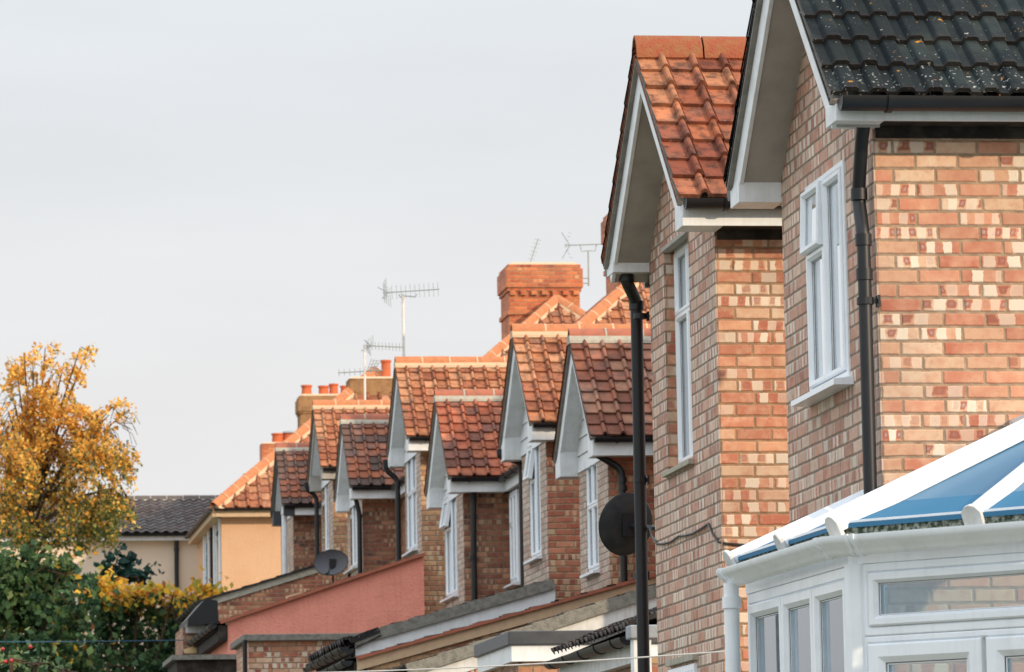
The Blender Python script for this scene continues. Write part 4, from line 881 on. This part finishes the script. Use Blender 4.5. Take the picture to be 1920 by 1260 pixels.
# ================================================================== dishes and aerials
def dish(name, c, nrm, r, ry, label, mat, group=None, arm=None, wallp=None):
    c = Vector(c); n = Vector(nrm).normalized(); a = n.cross(Vector((0, 0, 1))).normalized(); b = a.cross(n)
    root = thing(name, c, label, 'satellite dish', group); m = MB(); R_, K_ = 10, 40
    for sgn, off in ((1, 0), (-1, -.012)):
        for i in range(R_+1):
            for k in range(K_):
                t = 2*math.pi*k/K_; q = i/R_; m.v.append(c+a*math.cos(t)*r*q+b*math.sin(t)*ry*q+n*(.16*r*q*q*1.6+off))
    for L_ in (0, 1):
        o = L_*(R_+1)*K_
        for i in range(R_):
            for k in range(K_):
                f = (o+i*K_+k, o+(i+1)*K_+k, o+(i+1)*K_+(k+1) % K_, o+i*K_+(k+1) % K_); m.f.append(f if L_ == 0 else f[::-1])
    o1, o2 = R_*K_, (2*R_+1)*K_
    for k in range(K_): m.f.append((o1+k, o2+k, o2+(k+1) % K_, o1+(k+1) % K_))
    m.build('reflector', mat, root, True)
    rim = MB().tube([c+a*math.cos(t)*r+b*math.sin(t)*ry+n*.256*r for t in [2*math.pi*k/40 for k in range(41)]], .007, 6, False); rim.build('rim', 'black', root, True)
    fd = c+n*r*.95-b*r*.95
    MB().tube([c-b*ry*.92-n*.05+n*.1, fd], .011, 6).build('feed_arm', 'black', root, True); MB().tube([fd+b*.02, fd+b*.02-(fd-c).normalized()*.10], .03, 10).build('receiver', 'dgrey', root, True)
    MB().box(c.x-.05, c.x+.05, c.y-.05, c.y+.05, c.z-.08, c.z+.08).tube([c-n*.03, Vector(wallp)], .018, 8).build('bracket', 'black', root)
    return root
c_ = onY(1179, 985, 29.7)
dish('satellite_dish', c_, (-.28, .93, .24), .20, .215, 'large dark mesh satellite dish on the wall behind the tall black downpipe', 'dish', wallp=(XW+.05, 29.0, c_.z-.08))
c_ = onY(623, 1057, 74.0)
dish('satellite_dish', c_, (-.35, -.88, .22), .30, .225, 'grey satellite dish low over the sloping verge of the red rendered extension', 'dish_g', wallp=(c_.x+.1, 74.9, c_.z-.9))
def yagi(root, P, Q, ne, el, mat='steel', refl=True, r=.012, tilt=(0, 0, 1), fold=True, ed=None):
    P, Q = Vector(P), Vector(Q); d = (Q-P).normalized(); e = Vector(ed).normalized() if ed else d.cross(Vector(tilt)).normalized()
    m = MB().tube([P, Q], r, 6)
    for i in range(ne):
        q = P.lerp(Q, .16+.82*i/(ne-1)); m.tube([q-e*el/2, q+e*el/2], r*.55, 5)
    if refl:
        up = e.cross(d)
        for sg in (-1, 1):
            for k in range(4):
                q = P+d*(.02+.03*k)+(up*sg*(.03+.07*k)-d*.0); m.tube([q-e*el*.7, q+e*el*.7], r*.5, 5)
            m.tube([P+d*.1, P+up*sg*.26-d*.06], r*.6, 5)
    m.build('boom', mat, root)
def aerial(label, base, topz, r, mat='mast'):
    root = thing('tv_aerial', base, label, 'aerial'); MB().tube([base, (base[0], base[1], topz)], r, 8).build('mast', mat, root, True); return root
# tall mast
b_ = onY(759, 800, 86.5); t_ = onY(757, 552, 86.5); a1 = aerial('tall pale mast aerial with a long toothed boom, highest above the orange ridges', (b_.x, 86.5, b_.z-.6), t_.z, .028)
p, q = onY(718, 549, 86.5), onY(820, 546, 86.5); yagi(a1, p, (q.x, 86.2, q.z), 11, .30, refl=True, ed=(.0, .35, 1))
m1, m2 = onY(748, 552, 86.5), onY(782, 551, 86.5); MB().tube([m1, m1+Vector((.03, 0, -.06)), t_+Vector((0, 0, -.03)), m2+Vector((-.03, 0, -.06)), m2], .010, 6).build('bracket', 'steel', a1)
# middle mast
b_ = onY(685, 790, 82.5); t_ = onY(683, 645, 82.5); a2 = aerial('shorter mast aerial with two booms and a grid, in front of the mossy rendered chimney', (b_.x, 82.5, b_.z-.5), t_.z, .022)
p, q = onY(686, 648, 82.5), onY(757, 651, 82.5); yagi(a2, p, q, 10, .16, refl=True, ed=(0, .3, 1))
p, q = onY(718, 694, 82.5), onY(634, 699, 82.5); yagi(a2, p, q, 8, .14, refl=False, ed=(0, .3, 1), r=.012)
g1 = MB()
for i in range(4):
    a_, b2 = onY(688+i*5, 696-i*1, 82.4), onY(697+i*5, 672+i*2, 82.4); g1.tube([a_, b2], .007, 5)
for i in range(4):
    a_, b2 = onY(689+i*3, 695-i*6, 82.4), onY(704+i*2.6, 692-i*5.5, 82.4); g1.tube([a_, b2], .006, 5)
g1.build('grid', 'steel', a2)
# on the big brick chimney
b_ = onY(985, 500, 83.9); t_ = onY(1009, 448, 83.9); a3 = thing('tv_aerial', b_, 'thin aerial leaning to the right on top of the big brick chimney', 'aerial')
yagi(a3, b_-Vector((0, 0, .2)), t_, 9, .14, refl=False, r=.010, ed=(1, .2, -.2))
b_ = onY(1104, 536, 83.9); t_ = onY(1103, 470, 83.9); a4 = thing('tv_aerial', b_, 'bracketed aerial with a flat boom, at the right side of the big brick chimney', 'aerial')
MB().tube([b_, t_], .016, 8).build('mast', 'steel', a4); p, q = onY(1059, 460, 83.9), onY(1146, 457, 83.9); yagi(a4, p, q, 10, .22, refl=True, ed=(0, 1, .2))
m1, m2 = onY(1088, 460, 83.9), onY(1118, 459, 83.9); MB().tube([m1, m1+Vector((.02, 0, -.12)), t_, m2+Vector((-.02, 0, -.12)), m2], .009, 6).build('bracket', 'steel', a4)
MB().tube([b_+Vector((0, 0, .15)), b_+Vector((-.14, 0, .15))], .012, 6).tube([b_+Vector((0, 0, .05)), b_+Vector((-.14, 0, .05))], .012, 6).build('wall_bracket', 'steel', a4)
# washing lines
def line(name, pts, mat, r, label, n=14, sag=.04):
    P = [Vector(p) for p in pts]; q = []
    for a, b in zip(P, P[1:]):
        for k in range(n): t = k/n; q.append(a.lerp(b, t)-Vector((0, 0, sag*4*t*(1-t))))
    q.append(P[-1]); o = MB().tube(q, r, 6).build(name, mat, None, True); solo(o, P[0]); return tag(o, label, 'washing line')
line('washing_line', [onY(560, 1262, 34), onY(1365, 1221, 25.5)], 'rope', .0055, 'thin white washing line crossing in front of the low extensions', sag=.02)
line('washing_line', [onY(-30, 1203, 58), onY(345, 1200, 60)], 'ropeb', .007, 'blue washing line in front of the dark hedge', sag=.01)

# ================================================================== trees and shrubs
def leaves(name, pts, size, cols, parent, nrm=None, flat_=.5, aspect=1.5, droop=0.):
    pts = np.asarray(pts, 'f'); n = len(pts)
    u = rng.normal(size=(n, 3)); u[:, 2] -= droop; u /= np.linalg.norm(u, axis=1)[:, None]
    w = rng.normal(size=(n, 3)); v = np.cross(u, w); v /= np.linalg.norm(v, axis=1)[:, None]
    s = (size*rng.uniform(.6, 1.35, n))[:, None]; a, b = u*s*aspect*.5, v*s*.5
    nn = np.cross(u, v)*s*.12
    V = np.stack([pts-a, pts-a*.1-b+nn, pts+a, pts-a*.1+b+nn], 1).reshape(-1, 3)
    org = np.array(ORG[parent.name]); V = V-org
    me = bpy.data.meshes.new(name); me.vertices.add(n*4); me.vertices.foreach_set('co', V.astype('f').ravel())
    me.loops.add(n*4); me.loops.foreach_set('vertex_index', np.arange(n*4, dtype='i')); me.polygons.add(n)
    me.polygons.foreach_set('loop_start', np.arange(0, n*4, 4, dtype='i')); me.update(calc_edges=True)
    ca = me.color_attributes.new('leaf', 'FLOAT_COLOR', 'POINT'); C4 = np.ones((n, 4), 'f'); C4[:, :3] = cols; ca.data.foreach_set('color', np.repeat(C4, 4, 0).ravel())
    me.materials.append(M['leaf']); o = bpy.data.objects.new(name, me); S.collection.objects.link(o); o.parent = parent; ORG[o.name] = Vector(org); return o
from mathutils import noise as NZ
def thin(pts, sc, th, off):
    out_ = []
    for p in pts:
        q = Vector((p[0]*sc+off, p[1]*sc, p[2]*sc*.75))
        if NZ.noise(q)+.45*NZ.noise(q*2.7) < th: out_.append(p)
    return out_
def pal(n, cs, w, jit=.25):
    cs = np.array([lin(c)[:3] for c in cs]); w = np.array(w, float); i = rng.choice(len(cs), n, p=w/w.sum()); return cs[i]*rng.uniform(1-jit, 1+jit, (n, 1))

def birch(label, base, clumps, seed):
    """clumps: (px, py, rx, rz) of hanging leaf masses in photo pixels at the tree's distance"""
    root = thing('birch_tree', base, label, 'tree'); r = random.Random(seed); Y = base[1]; tk = MB(); pts = []; br = MB()
    top = onY(70, 700, Y); trunk = [Vector((base[0], Y+.9, base[2])), Vector((base[0]+.2, Y+1.0, base[2]+3)), Vector((top.x-.2, Y+.8, top.z-3)), top]
    tk.tube(trunk, .2, 10, rs=[.22, .16, .08, .02])
    for (px, py, wx, hz, n) in clumps:
        c = onY(px, py, Y+r.uniform(-1.6, 1.6)); rx = wx/F_PX*Y*.9; rz = hz/F_PX*Y
        st = Vector((trunk[2].x*.5+trunk[1].x*.5, Y+.9, min(c.z-.6, trunk[2].z))); br.tube([st, st.lerp(c, .5)+Vector((0, 0, .3)), c+Vector((0, 0, rz*.5))], .05, 6, rs=[.045, .028, .01])
        for _ in range(int(n*1.7)):
            # drooping twig
            a, q = r.uniform(0, 6.28), r.random()**.6
            s = c+Vector((math.cos(a)*rx*q, math.sin(a)*rx*1.2*q, rz*(r.uniform(-.2, 1)*(1-.6*q*q))))
            d = Vector((math.cos(a)*.5+r.uniform(-.2, .2), math.sin(a)*.5, r.uniform(-.2, .5))); L_ = r.uniform(.4, 1.0)*rz*.9; p = s.copy(); m = int(L_/.065)+2
            tw = [p.copy()]
            for i in range(m):
                d += Vector((0, 0, -.22)); p = p+d.normalized()*.07; 
                for _k in range(3): pts.append(p+Vector((r.gauss(0, .035), r.gauss(0, .035), r.gauss(0, .04))))
                if i % 4 == 3: tw.append(p.copy())
            if len(tw) > 1 and r.random() < .35: br.tube(tw, .008, 4, rs=[.010]+[.006]*(len(tw)-1))
    tk.build('trunk', 'bark', root, True); br.build('branches', 'bark', root)
    pts = thin(pts, 1.3, -.04, 3.3)
    pts = np.array([tuple(p) for p in pts]); n = len(pts); zz = pts[:, 2]; zc = onY(100, 945, Y).z
    k = 1/(1+np.exp(-(zz-zc+rng.normal(0, .5, n)+(pts[:, 0]-base[0])*-.15)*2.0))
    gold = pal(n, [(240, 190, 90), (246, 206, 116), (232, 168, 68), (212, 142, 58), (192, 168, 92)], [3, 2.4, 2.6, 1.2, 1.2]); gr = pal(n, [(104, 118, 66), (128, 134, 74), (76, 96, 58), (160, 140, 66)], [3, 2, 2, 1])
    sel = (rng.random(n) < k)[:, None]; leaves('crown', pts, .064, np.where(sel, gold, gr), root, droop=.6)  # sunlit gold above and shaded green below are painted into the leaf colours
    return root
bx = onY(60, 1100, 98.0)
clumps = [(15, 800, 55, 60, 60), (50, 760, 50, 55, 60), (100, 765, 50, 60, 70), (62, 700, 34, 45, 26), (120, 705, 30, 50, 26), (60, 840, 60, 60, 90), (10, 880, 55, 70, 80), (110, 830, 38, 60, 60),
          (50, 930, 60, 60, 90), (0, 950, 40, 60, 50), (100, 930, 30, 50, 34), (205, 800, 34, 45, 44), (180, 840, 38, 55, 62), (200, 870, 40, 50, 50), (165, 880, 34, 60, 46), (225, 850, 22, 35, 20), (150, 940, 36, 60, 44), (190, 945, 34, 50, 34), (120, 985, 50, 50, 50), (60, 1000, 60, 50, 50),
          (150, 668, 16, 30, 5), (85, 665, 20, 28, 7), (218, 768, 20, 24, 10), (30, 700, 20, 30, 7), (150, 770, 18, 26, 8), (10, 1010, 40, 40, 24), (45, 672, 12, 22, 4), (168, 655, 9, 16, 2), (15, 715, 18, 26, 6), (242, 778, 10, 20, 3), (238, 850, 10, 30, 4), (205, 965, 34, 44, 34), (175, 1000, 34, 40, 34), (120, 1020, 40, 30, 24), (228, 925, 16, 30, 10), (80, 880, 60, 60, 60)]
birch('weeping birch with leaves coloured sunlit gold above, shaded green below, at the left edge', (bx.x, 98.0, gz(98)), clumps, 5)

GJ = .16
def bush(label, name, cat, spec, Y, seed, cols, w, dens=1., size=.17, gold=None, spikes=()):
    r = random.Random(seed); base = onY(spec[0][0], 1290, Y); root = thing(name, (base.x, Y, gz(Y)), label, cat); pts = []; bigs = []
    for (px, py, wx, hz) in spec:
        c = onY(px, py, Y+r.uniform(-.6, .8)); rx, rz = wx/F_PX*Y, hz/F_PX*Y; bigs.append((c, rx, rz))
        n = int(rx*rz*1500*dens)
        # leaves lie in many small clumps over the surface of the mass, some inside
        for _ in range(n//14):
            u = Vector((r.gauss(0, 1), r.gauss(0, 1)-.4, r.gauss(0, 1))).normalized(); q = r.uniform(.72, 1.05)
            cc = c+Vector((u.x*rx*q, u.y*rx*.8*q, u.z*rz*q)); cr_ = r.uniform(.07, .20)
            for _k in range(14): pts.append(cc+Vector((r.gauss(0, cr_), r.gauss(0, cr_), r.gauss(0, cr_*.8))))
    for (x0, y0, x1, y1) in spikes:
        a, b = onY(x0, y0, Y-.5), onY(x1, y1, Y-.5)
        for i in range(14):
            p = a.lerp(b, i/13)+Vector((r.gauss(0, .09), r.gauss(0, .1), r.gauss(0, .06))); pts += [p, p+Vector((.08, 0, -.03))]
    st = MB(); g0 = gz(Y)
    for c, rx, rz in bigs: st.tube([(base.x+r.uniform(-1, 1), Y+.3, g0-.2), c], .05, 6, rs=[.09, .02])
    # dense inner twig mass so that gaps read dark
    core = st; inner = []
    for c, rx, rz in bigs:
        for _ in range(6):
            u = Vector((r.gauss(0, 1), r.gauss(0, 1), r.gauss(0, 1))).normalized(); core.tube([c, c+Vector((u.x*rx*.8, u.y*rx*.6, u.z*rz*.8))], .02, 4, rs=[.02, .006])
        for _ in range(int(rx*rz*900*dens)):
            u = Vector((r.gauss(0, 1), r.gauss(0, 1), r.gauss(0, 1))).normalized()*(r.random()**.4*.88); inner.append((c.x+u.x*rx, c.y+.25+u.y*rx*.7, c.z+u.z*rz))
    core.build('branches', 'bark', root)
    pts = thin(pts, 1.1, .12, seed)
    n0 = len(pts); pts = np.array([tuple(p) for p in pts]+inner); n = len(pts); c = pal(n, cols, w, GJ)
    if gold:
        k = gold(pts)*1.0; gc = pal(n, [(232, 182, 64), (216, 156, 56), (186, 176, 78), (176, 116, 62)], [3, 2, 3, .7]); c = np.where((rng.random(n) < k)[:, None], gc, c)
    leaves('foliage', pts, size*.66, c, root); return root
GRN = [(80, 110, 70), (64, 94, 62), (98, 126, 78), (50, 78, 56), (120, 136, 84)]; GW = [3, 3, 2, 2, 1]
bush('big rounded green bush at the left edge beneath the birch', 'leafy_bush', 'bush', [(-15, 1090, 70, 60), (50, 1085, 70, 50), (110, 1075, 50, 40), (0, 1170, 70, 70), (80, 1160, 70, 60), (130, 1140, 45, 60), (140, 1220, 50, 50), (60, 1240, 90, 50), (-10, 1240, 60, 50), (165, 1250, 40, 30)], 84, 11, GRN, GW, 1.0,
     gold=lambda p: np.where((p[:, 0] > onY(95, 1150, 84).x), .07, .008))
ytop = onY(250, 1095, 88).z; slope_ = 0
bush('vine covered hedge with yellow leaves along its top, in front of the cream house', 'vine_hedge', 'hedge', [(200, 1120, 45, 40), (260, 1130, 50, 42), (320, 1135, 50, 42), (370, 1130, 40, 40), (210, 1190, 50, 50), (280, 1200, 60, 50), (340, 1200, 45, 50), (240, 1250, 60, 40), (320, 1250, 60, 40), (395, 1115, 22, 26), (165, 1100, 30, 30)], 88, 12, GRN, [3, 4, 1.5, 3, .5], 1.0,
     gold=lambda p: np.clip(.08+.95*(p[:, 2]-(ytop-.68-np.clip(p[:, 0]-onY(330, 1100, 88).x, 0, 3)*.55))/.55, .015, .95)*(p[:, 0] > onY(185, 1100, 88).x))
bush('dark glossy leaved shrub rising against the cream rendered wall', 'dark_shrub', 'shrub', [(215, 1075, 28, 18), (258, 1082, 30, 14)], 92, 13, [(34, 66, 58), (46, 82, 70), (28, 54, 50)], [2, 1, 1], .8, .19,
     spikes=[(215, 1075, 178, 1038), (225, 1070, 200, 1035), (235, 1070, 228, 1027), (250, 1080, 246, 1048), (262, 1080, 292, 1070), (205, 1070, 172, 1052)])
bush('low rose bush with red hips at the bottom left corner', 'rose_bush', 'bush', [(20, 1235, 40, 26), (70, 1245, 40, 22), (-20, 1240, 30, 26), (120, 1258, 50, 16)], 60, 14, [(120, 146, 110), (92, 120, 84), (150, 160, 96)], [2, 2, 1], 1.1, .10)
hp = MB(); rb_ = bpy.data.objects['rose_bush']
for x, y in ((5, 1217), (57, 1213), (10, 1241), (21, 1239)):
    c_ = onY(x, y, 59.2); hp.tube([c_+Vector((0, 0, -.026)), c_+Vector((0, 0, -.016)), c_, c_+Vector((0, 0, .016)), c_+Vector((0, 0, .026))], .028, 10, rs=[.008, .022, .03, .022, .008])
M['hip'] = flat('rose_hip', (176, 44, 36), .4, .1); hp.build('rose_hips', 'hip', rb_, True)
